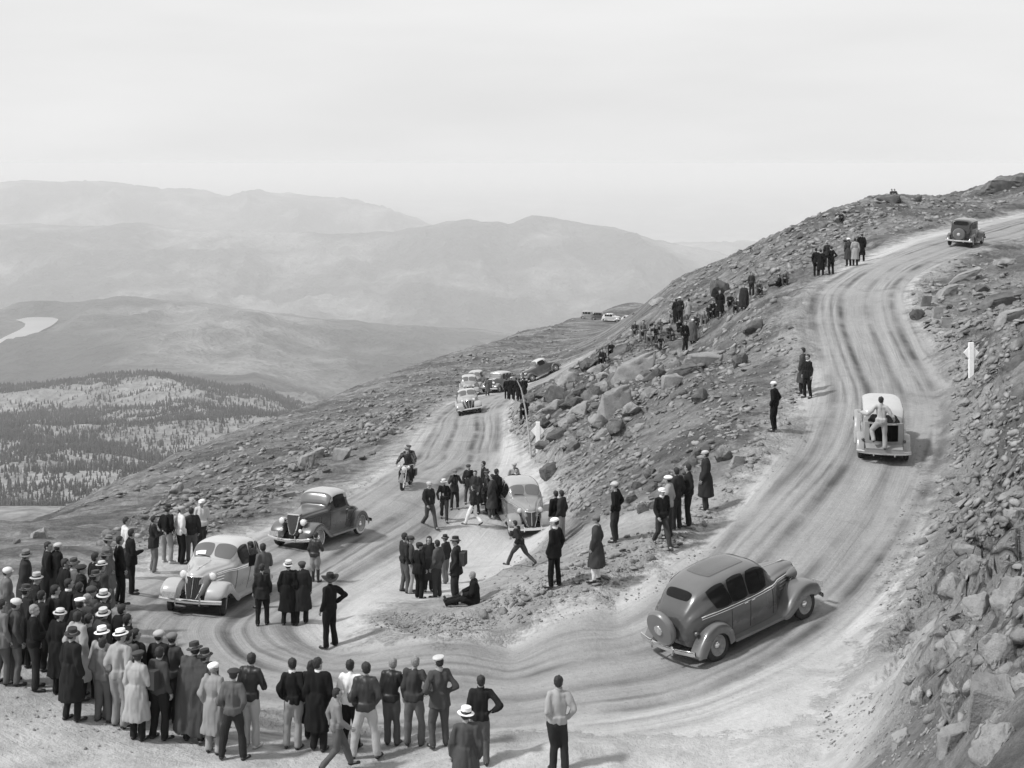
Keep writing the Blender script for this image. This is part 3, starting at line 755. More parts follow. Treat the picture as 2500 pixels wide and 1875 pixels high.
for q in HB: put_boulder(q[0], q[1], q[2], q[3], q[5], None, q[4], bool(q[6]), mesh=BLOCKS[hash_i(q[0]) % 8] if ('crag' in q[5] or 'slab' in q[5] or 'block' in q[5] or 'ledge' in q[5]) else None, sink=.5 if 'outcrop' in q[5] or 'crag' in q[5] or 'ledge' in q[5] or 'broad' in q[5] else .25)
# cracked outcrop of large blocks at the near right
OUT = [(2330,1420,70,80),(2380,1370,60,50),(2440,1340,90,60),(2470,1430,100,80),(2400,1470,90,80),(2310,1500,60,50),(2350,1560,100,90),(2450,1560,120,100),(2290,1600,60,80),
       (2340,1680,90,120),(2420,1690,110,120),(2280,1700,60,70),(2480,1660,100,70),(2240,1690,40,60),(2250,1780,60,70),(2330,1790,80,70),(2430,1800,130,90),(2490,1770,90,80),(2200,1800,40,50),
       (2360,1330,60,40),(2420,1270,80,40),(2480,1250,60,40),(2360,1260,40,30),(2300,1440,30,30),(2230,1650,40,26),(2470,1200,70,30),(2380,1150,60,24),(2420,1060,50,20)]
for i, (u, v, a, b_) in enumerate(JUM):
    dk = i % 5 in (1, 3, 4)
    rw = 'top row' if v < 925 else 'upper row' if v < 965 else 'middle row' if v < 1020 else 'bottom row'
    put_boulder(u, v, a * 1.25, b_ * .9, ('dark' if dk else 'pale') + ' wedged boulder, ' + rw + ' of the jumble above the lower road', 'wedged boulders of the jumble', random.uniform(-35, 0), dk, yaw=random.uniform(-60, 60), sink=.3)
DK = [(1590,1190),(1612,1205),(1640,1192),(1600,1226),(1570,1236),(1650,1170),(1672,1150),(1690,1128),(1628,1232),(1560,1180),(1655,1120),(1700,1105),(1540,1215),(1722,1092),(1590,1150),(1620,1160)]
for i, (u, v) in enumerate(DK):
    sdw = 'left end' if u < 1580 else 'lower part' if v > 1185 else 'upper right end' if u > 1680 else 'middle'
    put_boulder(u, v, random.uniform(34, 62), random.uniform(20, 38), 'dark ledge rock, ' + sdw + ' of the outcrop between the roads', 'ledge rocks between the roads', -28, True, sink=.45)
for i, (u, v, a, b_) in enumerate(OUT):
    if i % 3 == 2: continue
    sz = 'huge' if a > 95 else 'large' if a > 65 else 'small'
    hgt = ('at the very bottom' if v > 1740 else 'low down' if v > 1600 else 'half way up' if v > 1400 else 'at the top' if v > 1220 else 'uppermost')
    sd = 'road side' if u < 2320 else 'middle' if u < 2420 else 'edge side'
    put_boulder(u, v, a * 1.15, b_ * 1.0, sz + ' cracked block, ' + sd + ', right outcrop, ' + hgt, 'blocks of the near outcrop', random.uniform(-35, 5), False, mesh=(BIG + BLOCKS[:3])[(i * 5) % 13], yaw=random.uniform(-50, 50), sink=.55)
# medium boulders scattered over the slopes
def region_pick(regs):
    k = random.choices(regs, weights=[r[4] for r in regs])[0]
    a = random.uniform(0, 2 * PI); q = math.sqrt(random.random())
    du, dv = k[2] * q * math.cos(a), k[3] * q * math.sin(a)
    return k[0] + du, k[1] + dv - du * k[5], k
# regions: u, v, half width, half height, weight, slope of the long axis (up to the right), size in m
REG = [(760,1140,230,55,9,.45,.45,'the slab field','slabs of the rock field beside the lower road'),
       (560,1220,150,40,4,.40,.35,'the slab field','slabs of the rock field beside the lower road'),
       (1430,960,150,80,7,.45,.7,'the jumble above the lower road','boulders of the jumble above the lower road'),
       (1650,830,220,80,6,.35,.55,'the spectator slope','boulders among the seated spectators'),
       (1250,1050,40,110,3,-1.6,.35,'the roadside ditch','rubble along the ditch of the lower road'),
       (2330,760,110,70,6,.5,.5,'the right hand bank','broken slabs on the right bank'),
       (2330,1100,80,150,3,0,.35,'the right hand bank','broken slabs on the right bank'),
       (2000,545,190,35,4,.42,.6,'the slope under the skyline','rocks under the skyline')]
MEDN = 165
for i in range(MEDN):
    u, v, k = region_pick(REG)
    p = hit(u, v)
    if p.y > 350: continue
    if poly_sd(np.array([p.x]), np.array([p.y]), RP)[0] > -.3: continue
    s = k[6] * random.uniform(.7, 1.9); hh = s * random.uniform(.3, .6)
    me = random.choice(BIG + BLOCKS[:2])
    o = link('boulder', me, None, random.choice([M_BOULD, M_BOULD, M_BOULD_D]))
    n = ground_n(p.x, p.y)
    o.rotation_euler = (n.to_track_quat('Z', 'Y') @ Matrix.Rotation(random.uniform(-.5, .5), 3, 'Z').to_quaternion()).to_euler()
    o.location = p + Vector((0, 0, hh * .2)); o.scale = (s, s * random.uniform(.6, .9), hh * 1.6)
    szw = 'big' if s > k[6] * 1.6 else 'medium' if s > k[6] * 1.1 else 'small'
    tone = 'dark ' if o.material_slots[0].material is M_BOULD_D else 'pale '
    fl = 'flat ' if hh < s * .42 else 'chunky '
    du = 'left part of ' if u < k[0] - k[2] * .3 else 'right part of ' if u > k[0] + k[2] * .3 else 'middle of '
    dv = ', upper edge' if v < k[1] + (u - k[0]) * -k[5] - k[3] * .2 else ', lower edge'
    tag(o, szw + ' ' + tone + fl + 'rock, ' + du + k[7], 'boulder', k[8])

def scree(name, n, regs, smin, smax, label, material, flat=1.0, cat='rubble', road_ok=False, avoid=-.1):
    V = []; Fc = []; off_ = 0; cnt = 0
    us, vs, ks = [], [], []
    P_ = []
    tries = 0
    while len(P_) < n and tries < n * 3:
        tries += 1
        u, v, k = region_pick(regs)
        x = (u - U0) / FPX * _D; z = (V0 - v) / FPX * _D
        q = (z <= groundv(x, _D)) & (_D > 10)
        if not q.any(): continue
        i = int(np.argmax(q)); d = _D[i] * random.uniform(.997, 1.003); P_.append(((u - U0) / FPX * d, d, k))
    if not P_: return
    xs = np.array([p[0] for p in P_]); ys = np.array([p[1] for p in P_]); sdv = poly_sd(xs, ys, RP)
    keep = sdv < avoid if not road_ok else np.ones(len(xs), bool)
    xs, ys = xs[keep], ys[keep]; ks = [P_[i][2] for i in np.nonzero(keep)[0]]
    e = .5; zs = groundv(xs, ys); nx = (groundv(xs - e, ys) - groundv(xs + e, ys)); ny = (groundv(xs, ys - e) - groundv(xs, ys + e))
    for i in range(len(xs)):
        vs_, fs_ = ROCKS[random.randrange(len(ROCKS))]
        s = smin * (smax / smin) ** (random.random() ** 2.2) * ks[i][6]
        nv = Vector((nx[i], ny[i], 2 * e)).normalized()
        nv = (nv + Vector((random.gauss(0, .25), random.gauss(0, .25), 0))).normalized()
        M = np.array((nv.to_track_quat('Z', 'Y').to_matrix() @ Matrix.Rotation(random.uniform(-PI, PI), 3, 'Z')))
        sc = np.array([s, s * random.uniform(.5, .9), s * flat * random.uniform(.7, 1.2)])
        V.append((vs_ * sc) @ M.T + np.array([xs[i], ys[i], zs[i] + s * .08])); Fc.append(fs_ + off_); off_ += len(vs_)
    me = mesh_np(name, np.vstack(V), np.vstack(Fc), False)
    o = link(name, me, None, material); tag(o, label, cat, kind='stuff'); return o
SR = [(700,1110,330,80,8,.42,1.0),(500,1250,260,60,4,.30,.8),(1000,980,260,70,6,.40,1.2),(1250,870,200,60,3,.33,1.4),(1430,960,190,120,7,.45,1.0),(1650,850,260,130,8,.35,1.0),
      (1600,1080,240,150,8,.5,.7),(1400,1170,160,90,4,.4,.6),(1900,620,300,60,8,.40,1.3),(2250,520,260,40,4,.2,1.2),(2340,800,170,170,7,.3,.9),(2370,1100,140,230,6,0,.7),(2350,1500,160,300,1.5,0,.6),
      (1450,1400,300,60,4,.35,.5),(1250,1050,60,120,5,-1.6,.8),(1850,950,120,200,4,0,.7),(400,1120,330,60,3,.36,1.0),(1750,1230,190,60,3,.6,.5)]
scree('scree', 17000, SR, .10, .75, 'loose broken rock strewn over the slopes on both sides of the road', M_SCREE, .8)
SR2 = [(1400,1450,420,60,5,.22,.5),(1050,1525,150,25,3,-.05,.6),(2200,1300,60,330,5,0,.5),(2150,1780,160,90,3,0,.5),(1900,900,90,300,4,0,.5),(1300,1400,150,80,4,.2,.5),(900,1180,200,30,3,.45,.5),(300,1750,350,100,2,0,.5),(1150,1380,160,60,2,0,.4)]
scree('gravel', 5500, SR2, .05, .26, 'pebbles and gravel scattered along the shoulders of the dirt road', M_SCREE, .8, 'gravel', False, .9)
# ================================================================ CARS   (local: forward +X, left +Y, up +Z, origin on the ground between the axles)
def paint(g, dust=.25):  # dust: road dirt low down plus the painted sky highlight on top faces
    name = 'paint_%03d_%02d' % (int(g * 1000), int(dust * 100))
    if name in MATS: return MATS[name]
    m, t, b = newmat(name, .32)
    b.inputs['Specular IOR Level'].default_value = .5
    b.inputs['Coat Weight'].default_value = .8; b.inputs['Coat Roughness'].default_value = .08
    tcn = N(t, 'ShaderNodeTexCoord'); sp = N(t, 'ShaderNodeSeparateXYZ'); t.links.new(tcn.outputs['Object'], sp.inputs[0])
    n = noise(t, tcn.outputs['Object'], 2.2, 5, .6)
    lo = N(t, 'ShaderNodeMapRange'); t.links.new(mth(t, 'ADD', sp.outputs[2], mth(t, 'MULTIPLY', n, -.7)), lo.inputs[0]); lo.inputs[1].default_value = .45; lo.inputs[2].default_value = -.05
    lo.inputs[3].default_value = .08; lo.inputs[4].default_value = 1
    f = mth(t, 'MULTIPLY', lo.outputs[0], dust * 1.2, True)
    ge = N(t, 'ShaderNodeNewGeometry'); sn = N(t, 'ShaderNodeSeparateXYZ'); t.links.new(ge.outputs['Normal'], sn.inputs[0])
    up = N(t, 'ShaderNodeMapRange', interpolation_type='SMOOTHSTEP'); t.links.new(sn.outputs[2], up.inputs[0]); up.inputs[1].default_value = .35; up.inputs[2].default_value = .95; up.inputs[3].default_value = 0; up.inputs[4].default_value = dust * 1.1  # pale dust tone on upward faces, also painted in for the sky highlight
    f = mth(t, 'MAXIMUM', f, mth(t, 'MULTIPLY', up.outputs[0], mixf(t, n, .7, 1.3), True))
    t.links.new(mixf(t, f, mixf(t, n, g * .85, g * 1.15), max(.34, g)), b.inputs['Base Color'])
    t.links.new(mixf(t, f, .2, .7), b.inputs['Roughness'])
    t.links.new(mixf(t, f, .8, .1), b.inputs['Coat Weight'])
    MATS[name] = m; return m
GLASS = mat('window_glass', .008, .08, spec=.25)
CHROME = mat('chrome', .85, .12, metal=1.0)
RUBBER = mat('tyre_rubber', .035, .85, .3, 20)
WHITEW = mat('whitewall', .6, .7, .15, 8)
BLACK = mat('dark_recess', .006, .95, spec=.05)
UNDER = mat('underbody', .015, .9)
LENS = mat('lamp_lens', .72, .15, coat=1.0)
PLATE = mat('plate_metal', .35, .5, .3, 30)

def interp_tab(tab, x):
    """catmull-like smooth interpolation of station table rows [x, ...] (x descending or ascending)"""
    a = np.array(sorted(tab, key=lambda r: r[0]), float)
    xs = a[:, 0]; out = []
    for k in range(1, a.shape[1]):
        y = a[:, k]; h = np.diff(xs); s = np.diff(y) / h
        m_ = np.zeros(len(xs)); m_[0] = s[0]; m_[-1] = s[-1]
        for i in range(1, len(xs) - 1):
            m_[i] = 0 if s[i - 1] * s[i] <= 0 else 2 * s[i - 1] * s[i] / (s[i - 1] + s[i])
        i = np.clip(np.searchsorted(xs, x) - 1, 0, len(xs) - 2); t = (x - xs[i]) / h[i]; t = np.clip(t, 0, 1)
        out.append((2 * t ** 3 - 3 * t ** 2 + 1) * y[i] + (t ** 3 - 2 * t ** 2 + t) * h[i] * m_[i] + (-2 * t ** 3 + 3 * t ** 2) * y[i + 1] + (t ** 3 - t ** 2) * h[i] * m_[i + 1])
    return np.array(out)

class Shell:
    """body surface S(x, t): t 0 at the sill, 1 on the roof centre line"""
    def __init__(s, tab): s.tab = tab
    def sect(s, x):
        z0, w0, zb, wb, zt, wt = interp_tab(s.tab, x)
        one = np.ones_like(x)
        pts = [(w0, z0), ((w0 + wb) * .5 + .025, z0 + .5 * (zb - z0)), (wb, zb), (wb * .42 + wt * .58, zb + .5 * (zt - zb)), (wt, zb + .82 * (zt - zb)), (wt * .62, zb + .975 * (zt - zb)), (0 * one, zt)]
        return pts
    def at(s, x, t):
        x = np.asarray(x, float); t = np.asarray(t, float); x, t = np.broadcast_arrays(x, t)
        p = s.sect(x); ts = [0, .18, .38, .58, .74, .86, 1.0]
        Y = np.zeros_like(x); Z = np.zeros_like(x)
        q = [(2 * p[0][0] - p[1][0], 2 * p[0][1] - p[1][1])] + p + [(-p[-2][0], p[-2][1])]
        for i in range(len(ts) - 1):
            k = (t >= ts[i]) & (t <= ts[i + 1] + 1e-9)
            u = (t - ts[i]) / (ts[i + 1] - ts[i])
            for arr, c in ((Y, 0), (Z, 1)):
                a, b_, c_, d_ = q[i][c], q[i + 1][c], q[i + 2][c], q[i + 3][c]
                val = .5 * ((2 * b_) + (-a + c_) * u + (2 * a - 5 * b_ + 4 * c_ - d_) * u ** 2 + (-a + 3 * b_ - 3 * c_ + d_) * u ** 3)
                arr[k] = val[k]
        return np.stack([x, Y, Z], -1)
    def full(s, x, r):
        """r in [-1,1] across: -1 right sill, 0 centre, 1 left sill"""
        p = s.at(x, 1 - np.abs(r)); p[..., 1] *= np.where(r < 0, -1, 1); return p
    def normal(s, x, r, e=.01):
        a = s.full(x + e, r) - s.full(x - e, r); b = s.full(x, np.clip(r + e, -1, 1)) - s.full(x, np.clip(r - e, -1, 1))
        n = np.cross(a, b); n /= np.linalg.norm(n, axis=-1, keepdims=True) + 1e-9
        c = s.full(x, r) - np.array([0, 0, .9]); f = np.sign((n * np.stack([0 * c[..., 0], c[..., 1], c[..., 2]], -1)).sum(-1) + 1e-6)
        return n * f[..., None]

def grid_mesh(name, Pt, close_u=False):
    a, b = Pt.shape[:2]; i = np.arange(a * b).reshape(a, b)
    F_ = np.stack([i[:-1, :-1], i[1:, :-1], i[1:, 1:], i[:-1, 1:]], -1).reshape(-1, 4)
    if close_u:
        F_ = np.vstack([F_, np.stack([i[:-1, -1], i[1:, -1], i[1:, 0], i[:-1, 0]], -1).reshape(-1, 4)])
    return Pt.reshape(-1, 3), F_
def bm_join(parts):
    V = []; Fs = []; o = 0
    for v, f in parts:
        v = np.asarray(v, float); V.append(v)
        for q in (f.tolist() if isinstance(f, np.ndarray) else f): Fs.append([c + o for c in q])
        o += len(v)
    return np.vstack(V), Fs
def finish(name, parts, smooth_=True, sharp=40):
    v, f = bm_join(parts)
    me = bpy.data.meshes.new(name); me.from_pydata(v.tolist(), [], f); me.update()
    bm = bmesh.new(); bm.from_mesh(me); bmesh.ops.remove_doubles(bm, verts=bm.verts, dist=.0006); bmesh.ops.recalc_face_normals(bm, faces=bm.faces); bm.to_mesh(me); bm.free()
    if smooth_:
        me.polygons.foreach_set('use_smooth', np.ones(len(me.polygons), dtype=bool))
        try: me.set_sharp_from_angle(angle=R(sharp))
        except Exception: pass
    return me

def lathe(prof, n=24, axis='y', c=(0, 0, 0)):
    """prof list of (r, h) along axis"""
    a = np.arange(n) * 2 * PI / n; pr = np.array(prof, float)
    rr, aa = np.meshgrid(pr[:, 0], a, indexing='ij'); hh = np.repeat(pr[:, 1][:, None], n, 1)
    cx, sx = rr * np.cos(aa), rr * np.sin(aa)
    if axis == 'y': Pt = np.stack([cx, hh, sx], -1)
    elif axis == 'x': Pt = np.stack([hh, cx, sx], -1)
    else: Pt = np.stack([cx, sx, hh], -1)
    Pt = Pt + np.array(c); return grid_mesh('', Pt, True)

def sweep(path, sect, closed=False):
    """path (n,3); sect function i -> (m,3) absolute points"""
    Pt = np.array([sect(i) for i in range(len(path))]); return grid_mesh('', Pt, closed)

def tube(pts, r, n=8, cap=True):
    pts = np.array(pts, float); out = []
    rr = r if hasattr(r, '__len__') else [r] * len(pts)
    for i in range(len(pts)):
        d = pts[min(i + 1, len(pts) - 1)] - pts[max(i - 1, 0)]; d = d / (np.linalg.norm(d) + 1e-9)
        up = np.array([0, 0, 1.]) if abs(d[2]) < .9 else np.array([1., 0, 0])
        a = np.cross(d, up); a /= np.linalg.norm(a); b = np.cross(a, d)
        out.append([pts[i] + rr[i] * (math.cos(t) * a + math.sin(t) * b) for t in np.arange(n) * 2 * PI / n])
    v, f = grid_mesh('', np.array(out), True)
    f = f.tolist()
    if cap: f.append(list(range(n))); f.append([len(v) - n + k for k in range(n)][::-1])
    return v, f

def boxp(c, s, rot=None):
    v = np.array([(x, y, z) for x in (-.5, .5) for y in (-.5, .5) for z in (-.5, .5)]) * np.array(s)
    if rot is not None: v = v @ np.array(rot).T
    return v + np.array(c), [(0, 1, 3, 2), (4, 6, 7, 5), (0, 4, 5, 1), (2, 3, 7, 6), (0, 2, 6, 4), (1, 5, 7, 3)]

def squircle(n, m, k=.38):
    a, b = np.meshgrid(np.linspace(-1, 1, n), np.linspace(-1, 1, m), indexing='ij')
    return a * np.sqrt(1 - b * b * k * a * a), b * np.sqrt(1 - a * a * k * b * b)

def patch_on(sh, x0, x1, r0, r1, off=.006, n=14, m=14, k=.38, skew=0.0, thick=True):
    """panel following the body, with rounded corners"""
    a, b = squircle(n, m, k)
    r = (r0 + r1) / 2 + b * (r1 - r0) / 2
    x = (x0 + x1) / 2 + a * (x1 - x0) / 2 + skew * b
    p = sh.full(x, r); nn = sh.normal(x, r)
    return grid_mesh('', p + nn * off)

def wheel(parent, x, y, side, rad=.36, wd=.15, white=False, steer=0, tmat=None, cover=False, name='wheel', axis_y=True, loc=None, rimmat=None):
    rim = rad * (.70 if white else .64)
    prof_t = [(rim, -.5), (rim * 1.04, -.52), (rad * .86, -.50), (rad * .97, -.36), (rad, -.12), (rad, .12), (rad * .97, .36), (rad * .86, .50), (rim * 1.04, .52), (rim, .5)]
    prof_t = [(r, h * wd) for r, h in prof_t]
    disc = [(0.0, .12), (rim * .35, .16), (rim * .42, .02), (rim * .8, -.06), (rim * .93, .22), (rim, .44), (rim * 1.02, .30)]
    disc = [(r, h * wd * side) for r, h in disc]
    w_ = link(name, finish('rim', [lathe(disc, 24)]), parent, rimmat or mat('wheel_disc', .3, .5, .2, 10), loc or (x, y, rad))
    w_.rotation_euler = (0, 0, R(steer))
    link('tyre', finish('tyre', [lathe(prof_t, 28)]), w_, RUBBER)
    if white:
        link('whitewall', finish('whitewall', [lathe([(rim * 1.02, .53 * wd * side), (rad * .86, .525 * wd * side), (rad * .90, .47 * wd * side)], 28)]), w_, WHITEW)
    cap = [(rim * .36, .14), (rim * .33, .34), (rim * .22, .46), (0.0, .50)]
    link('hubcap', finish('hubcap', [lathe([(r, h * wd * side) for r, h in cap], 18)]), w_, CHROME)
    return w_

def fender(path, yin, yout, side, drop=.24, dome=.10, cut=None, nose=0.0, taper_in=None, tail=0.0):
    """fender shell swept over a wheel; path of crown points (x, z)"""
    pp = catmull([(x, z, 0) for x, z in path], 7)[:, :2]; n = len(pp); rows = []
    for i in range(n):
        d = pp[min(i + 1, n - 1)] - pp[max(i - 1, 0)]; d /= np.linalg.norm(d) + 1e-9
        nrm = np.array([d[1], -d[0]])
        # keep the normal pointing away from the wheel
        s = i / (n - 1.0)
        wn = 1.0; tl = 1.0
        if nose: wn *= min(1, max(0, s) / .16) ** .45 if s < .16 else 1
        if tail: tl = (max(0, min(1, (1 - s) / tail)) ** .6 if s > 1 - tail else 1)
        wn = max(wn, .12)
        ym = (yin + yout) / 2
        hw = (yout - yin) / 2
        row = []
        for yy, off in ((-1.0, -.55), (-.92, -.25), (-.70, -.03), (-.3, .0), (.1, .0), (.5, -.02), (.78, -.08), (.94, -.22), (1.0, -.5), (1.0, -.8), (.985, -1.0)):
            o = off * drop if yy > 0 else off * dome * 2
            y = ym + yy * hw * wn if yy > 0 else ym + yy * hw * (wn if taper_in else 1)
            q = pp[i] + nrm * (o * (wn if nose or tail else 1) * (.25 + .75 * tl))
            row.append((q[0], y * side, q[1]))
        rows.append(row)
    return grid_mesh('', np.array(rows))

def orient_path(path, cx, cz):
    return path

TABS = {
 # x: z0 w0 zbelt wbelt ztop wtop
 'stream': [(1.86,.52,.10,.86,.16,1.02,.08),(1.80,.42,.16,.95,.24,1.10,.15),(1.55,.40,.25,1.00,.33,1.16,.20),(1.10,.40,.38,1.03,.45,1.19,.30),(.80,.38,.50,1.06,.56,1.215,.40),(.66,.34,.60,1.07,.64,1.25,.46),
            (.56,.34,.64,1.07,.68,1.36,.50),(.40,.34,.66,1.08,.72,1.54,.56),(.24,.33,.68,1.09,.745,1.66,.585),(.0,.33,.69,1.09,.77,1.715,.60),(-.4,.33,.70,1.09,.79,1.735,.61),(-.9,.33,.70,1.09,.79,1.71,.60),
            (-1.3,.34,.68,1.08,.76,1.64,.57),(-1.65,.36,.64,1.06,.70,1.48,.50),(-1.90,.40,.58,1.0,.62,1.24,.42),(-2.08,.46,.48,.86,.51,1.02,.34),(-2.16,.54,.36,.74,.38,.84,.22)],
 'coupe': [(1.72,.48,.13,.80,.20,1.02,.13),(1.66,.42,.20,.92,.27,1.14,.19),(1.4,.42,.27,.98,.33,1.17,.24),(1.0,.42,.38,1.03,.43,1.20,.32),(.62,.40,.50,1.07,.55,1.235,.42),(.50,.38,.57,1.08,.60,1.27,.47),(.42,.38,.60,1.08,.63,1.45,.53),
           (.30,.38,.62,1.09,.66,1.65,.56),(.16,.38,.63,1.09,.68,1.72,.58),(-.1,.38,.64,1.09,.70,1.75,.59),(-.45,.38,.64,1.09,.70,1.74,.58),(-.66,.38,.64,1.09,.69,1.68,.56),(-.78,.38,.63,1.08,.67,1.50,.50),(-.90,.38,.62,1.05,.65,1.18,.44),
           (-1.25,.40,.56,.98,.58,1.10,.40),(-1.6,.42,.48,.88,.50,.98,.34),(-1.9,.45,.38,.74,.40,.80,.24),(-2.0,.50,.28,.62,.30,.66,.18)],
 'boxy': [(1.66,.52,.24,.98,.27,1.20,.25),(1.62,.46,.27,1.02,.29,1.24,.27),(1.2,.44,.33,1.06,.35,1.25,.31),(.72,.44,.46,1.08,.50,1.27,.44),(.60,.42,.56,1.10,.60,1.30,.52),(.52,.42,.60,1.10,.63,1.48,.58),(.40,.42,.62,1.10,.65,1.72,.60),
           (.2,.42,.63,1.10,.67,1.79,.62),(-.4,.42,.64,1.10,.68,1.82,.63),(-1.2,.42,.64,1.10,.68,1.80,.63),(-1.55,.42,.62,1.10,.66,1.74,.61),(-1.68,.44,.60,1.08,.64,1.50,.56),(-1.74,.48,.58,1.0,.60,1.20,.50),(-1.78,.54,.50,.9,.52,.98,.42)],
}
def make_car(label, kind='stream', body=.3, roof=None, fend=None, white=False, detail=2, spare=False, group=None, grille='v', visor=False, boot_open=False, insert=None, screen=None, steer=0, far=False, cat='car'):
    root = bpy.data.objects.new('vintage_car', None); COL.objects.link(root); tag(root, label, cat, group)
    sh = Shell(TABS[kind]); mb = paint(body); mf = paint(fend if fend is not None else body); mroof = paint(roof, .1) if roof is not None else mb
    xs = sorted(set([r[0] for r in TABS[kind]])); xmin, xmax = xs[0], xs[-1]
    xr = np.unique(np.concatenate([np.linspace(xmin, xmax, 58 if not far else 26), np.linspace(.1, .8, 20 if not far else 6), np.linspace(xmin, xmin + .4, 10)]))
    rr = np.linspace(-1, 1, 61 if not far else 31)
    X, Rr = np.meshgrid(xr, rr, indexing='ij')
    pts = sh.full(X, Rr)
    parts = [grid_mesh('', pts)]
    # end caps and floor
    for e in (0, -1):
        ring = pts[e]; c = ring.mean(0); parts.append((np.vstack([ring, [c]]), [(i, i + 1, len(ring)) for i in range(len(ring) - 1)] + [(len(ring) - 1, 0, len(ring))]))
    parts.append(grid_mesh('', np.stack([pts[:, 0], pts[:, -1]], 1)))
    b = link('body', finish('body', parts, True, 50), root, mb)
    rxs = {'stream': (-1.35, .16), 'coupe': (-.62, .14), 'boxy': (-1.55, .34)}[kind]
    if roof is not None:
        # roof from above the windows, following the shell
        xx = np.linspace({'stream': -2.0, 'coupe': -.80, 'boxy': -1.66}[kind], {'stream': .55, 'coupe': .36, 'boxy': .44}[kind], 40); r_ = np.linspace(-.40, .40, 31) if kind != 'stream' else np.linspace(-.40, .40, 31)
        X2, R2 = np.meshgrid(xx, r_, indexing='ij')
        link('roof', finish('roof', [grid_mesh('', sh.full(X2, R2) + sh.normal(X2, R2) * .004)]), root, mroof)
    if insert is not None:
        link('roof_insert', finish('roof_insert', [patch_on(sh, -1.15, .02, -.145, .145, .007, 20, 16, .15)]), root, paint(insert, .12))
    # glass
    def part(name, parts_, m_, parent=root, sharp=40):
        return link(name, finish(name, parts_, True, sharp), parent, m_)
    if kind == 'stream':
        ws = [patch_on(sh, .26, .60, -.30, -.006, .009, k=.30), patch_on(sh, .26, .60, .006, .30, .009, k=.30)]
        fr = [patch_on(sh, .235, .625, -.325, .325, .005, 20, 24, .22)]
        sides = [(.32, -.33, 'd'), (-.37, -.89, 'd'), (-.92, -1.42, 'q')]; tr = (.395, .745)
        rear = (-1.64, -1.82, -.18, .18)
    elif kind == 'coupe':
        ws = [patch_on(sh, .285, .455, -.30, .30, .009, 14, 24, .12)]; fr = [patch_on(sh, .265, .475, -.325, .325, .005, 14, 24, .12)]
        sides = [(.22, -.50, 'd')]; tr = (.41, .70); rear = (-.70, -.84, -.17, .17)
    else:
        ws = [patch_on(sh, .43, .555, -.30, .30, .009, 14, 24, .10)]; fr = [patch_on(sh, .415, .575, -.325, .325, .005, 14, 24, .10)]
        sides = [(.33, -.28, 'd'), (-.36, -.95, 'd'), (-1.03, -1.45, 'q')]; tr = (.41, .70); rear = (-1.60, -1.70, -.20, .20)
    if not far: part('windscreen_frame', fr, mf if kind != 'stream' else mb)
    wsd = part('windscreen', ws, mat('windscreen_glass', .10, .22, spec=.8, coat=.5))
    if kind == 'stream' and not far:
        e = sh.full(np.linspace(.60, .30, 6), np.full(6, 0.0)) + np.array([0, 0, .012])
        part('wiper', [tube(sh.full(np.array([.60, .55]), np.array([-.02, -.2])) + np.array([.02, 0, .02]), .008, 5)], BLACK)
    if not boot_open:
        part('rear_window', [patch_on(sh, rear[0], rear[1], rear[2], rear[3], .008, 12, 20, .3)], GLASS)
    for sd in (-1, 1):
        for (a, b_, kk) in sides:
            r0, r1 = (1 - tr[0]) * sd, (1 - tr[1]) * sd
            part('side_window', [patch_on(sh, a, b_, min(r0, r1), max(r0, r1), .007, 14, 12, .2, skew=(.05 * -sd if kk == 'd' and a > 0 else (.07 * sd if kk == 'q' else 0)) )], GLASS)
        if not far:
            # belt mouldings, door seams, handles
            q = np.linspace(1.35, -1.75 if kind == 'stream' else -.85 if kind == 'coupe' else -1.6, 40)
            for tt in (.375, .345):
                line = sh.full(q, np.full(40, (1 - tt) * sd)) + sh.normal(q, np.full(40, (1 - tt) * sd)) * .006
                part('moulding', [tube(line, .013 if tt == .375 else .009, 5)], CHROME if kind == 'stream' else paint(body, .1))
            for xd in ([.48, -.335, -.93] if kind != 'coupe' else [.40, -.58]):
                tt = np.linspace(.04, .38, 14); line = sh.full(np.full(14, xd), (1 - tt) * sd) + sh.normal(np.full(14, xd), (1 - tt) * sd) * .002
                part('door_seam', [tube(line, .006, 4)], BLACK)
            for xd in ([-.22, -.45] if kind != 'coupe' else [-.46]):
                p = sh.full(np.array([xd, xd - .11]), np.full(2, .66 * sd)) + sh.normal(np.array([xd, xd - .11]), np.full(2, .66 * sd)) * .035
                part('door_handle', [tube(p, .011, 6)], CHROME)
            # bonnet louvres
            lo = []
            for k in range(3 if kind == 'stream' else 9):
                if kind == 'stream':
                    tt = .30 - k * .045; q2 = np.linspace(1.50, .95, 8)
                    lo.append(tube(sh.full(q2, np.full(8, (1 - tt) * sd)) + sh.normal(q2, np.full(8, (1 - tt) * sd)) * .006, .010, 5))
                else:
                    xx = 1.35 - k * .075; tt = np.linspace(.14, .30, 5)
                    lo.append(tube(sh.full(np.full(5, xx), (1 - tt) * sd) + sh.normal(np.full(5, xx), (1 - tt) * sd) * .004, .010, 5))
            part('bonnet_louvres', lo, CHROME if kind == 'stream' else mb)
    # radiator grille
    gx = xmax
    if kind == 'stream':
        gz = np.linspace(.44, 1.0, 16); rows = []
        for z in gz:
            k = (z - .44) / .56; wdt = .12 + .115 * math.sin(k * PI * .62) ; rows.append([(gx + .060 + .03 * (1 - k) - .025 * k * k - (abs(s_) * wdt) ** 2 * 2.2 * 1.0, s_ * wdt, z) for s_ in np.linspace(-1, 1, 13)])
        Gp = np.array(rows)
        g = part('grille', [grid_mesh('', Gp)], mat('grille_dark', .03, .4))
        bars = [tube(Gp[:, j] + np.array([.006, 0, 0]), .0045, 4) for j in ((1, 2, 3, 4, 5, 7, 8, 9, 10, 11) if grille == 'v' else (2, 4, 8, 10))]
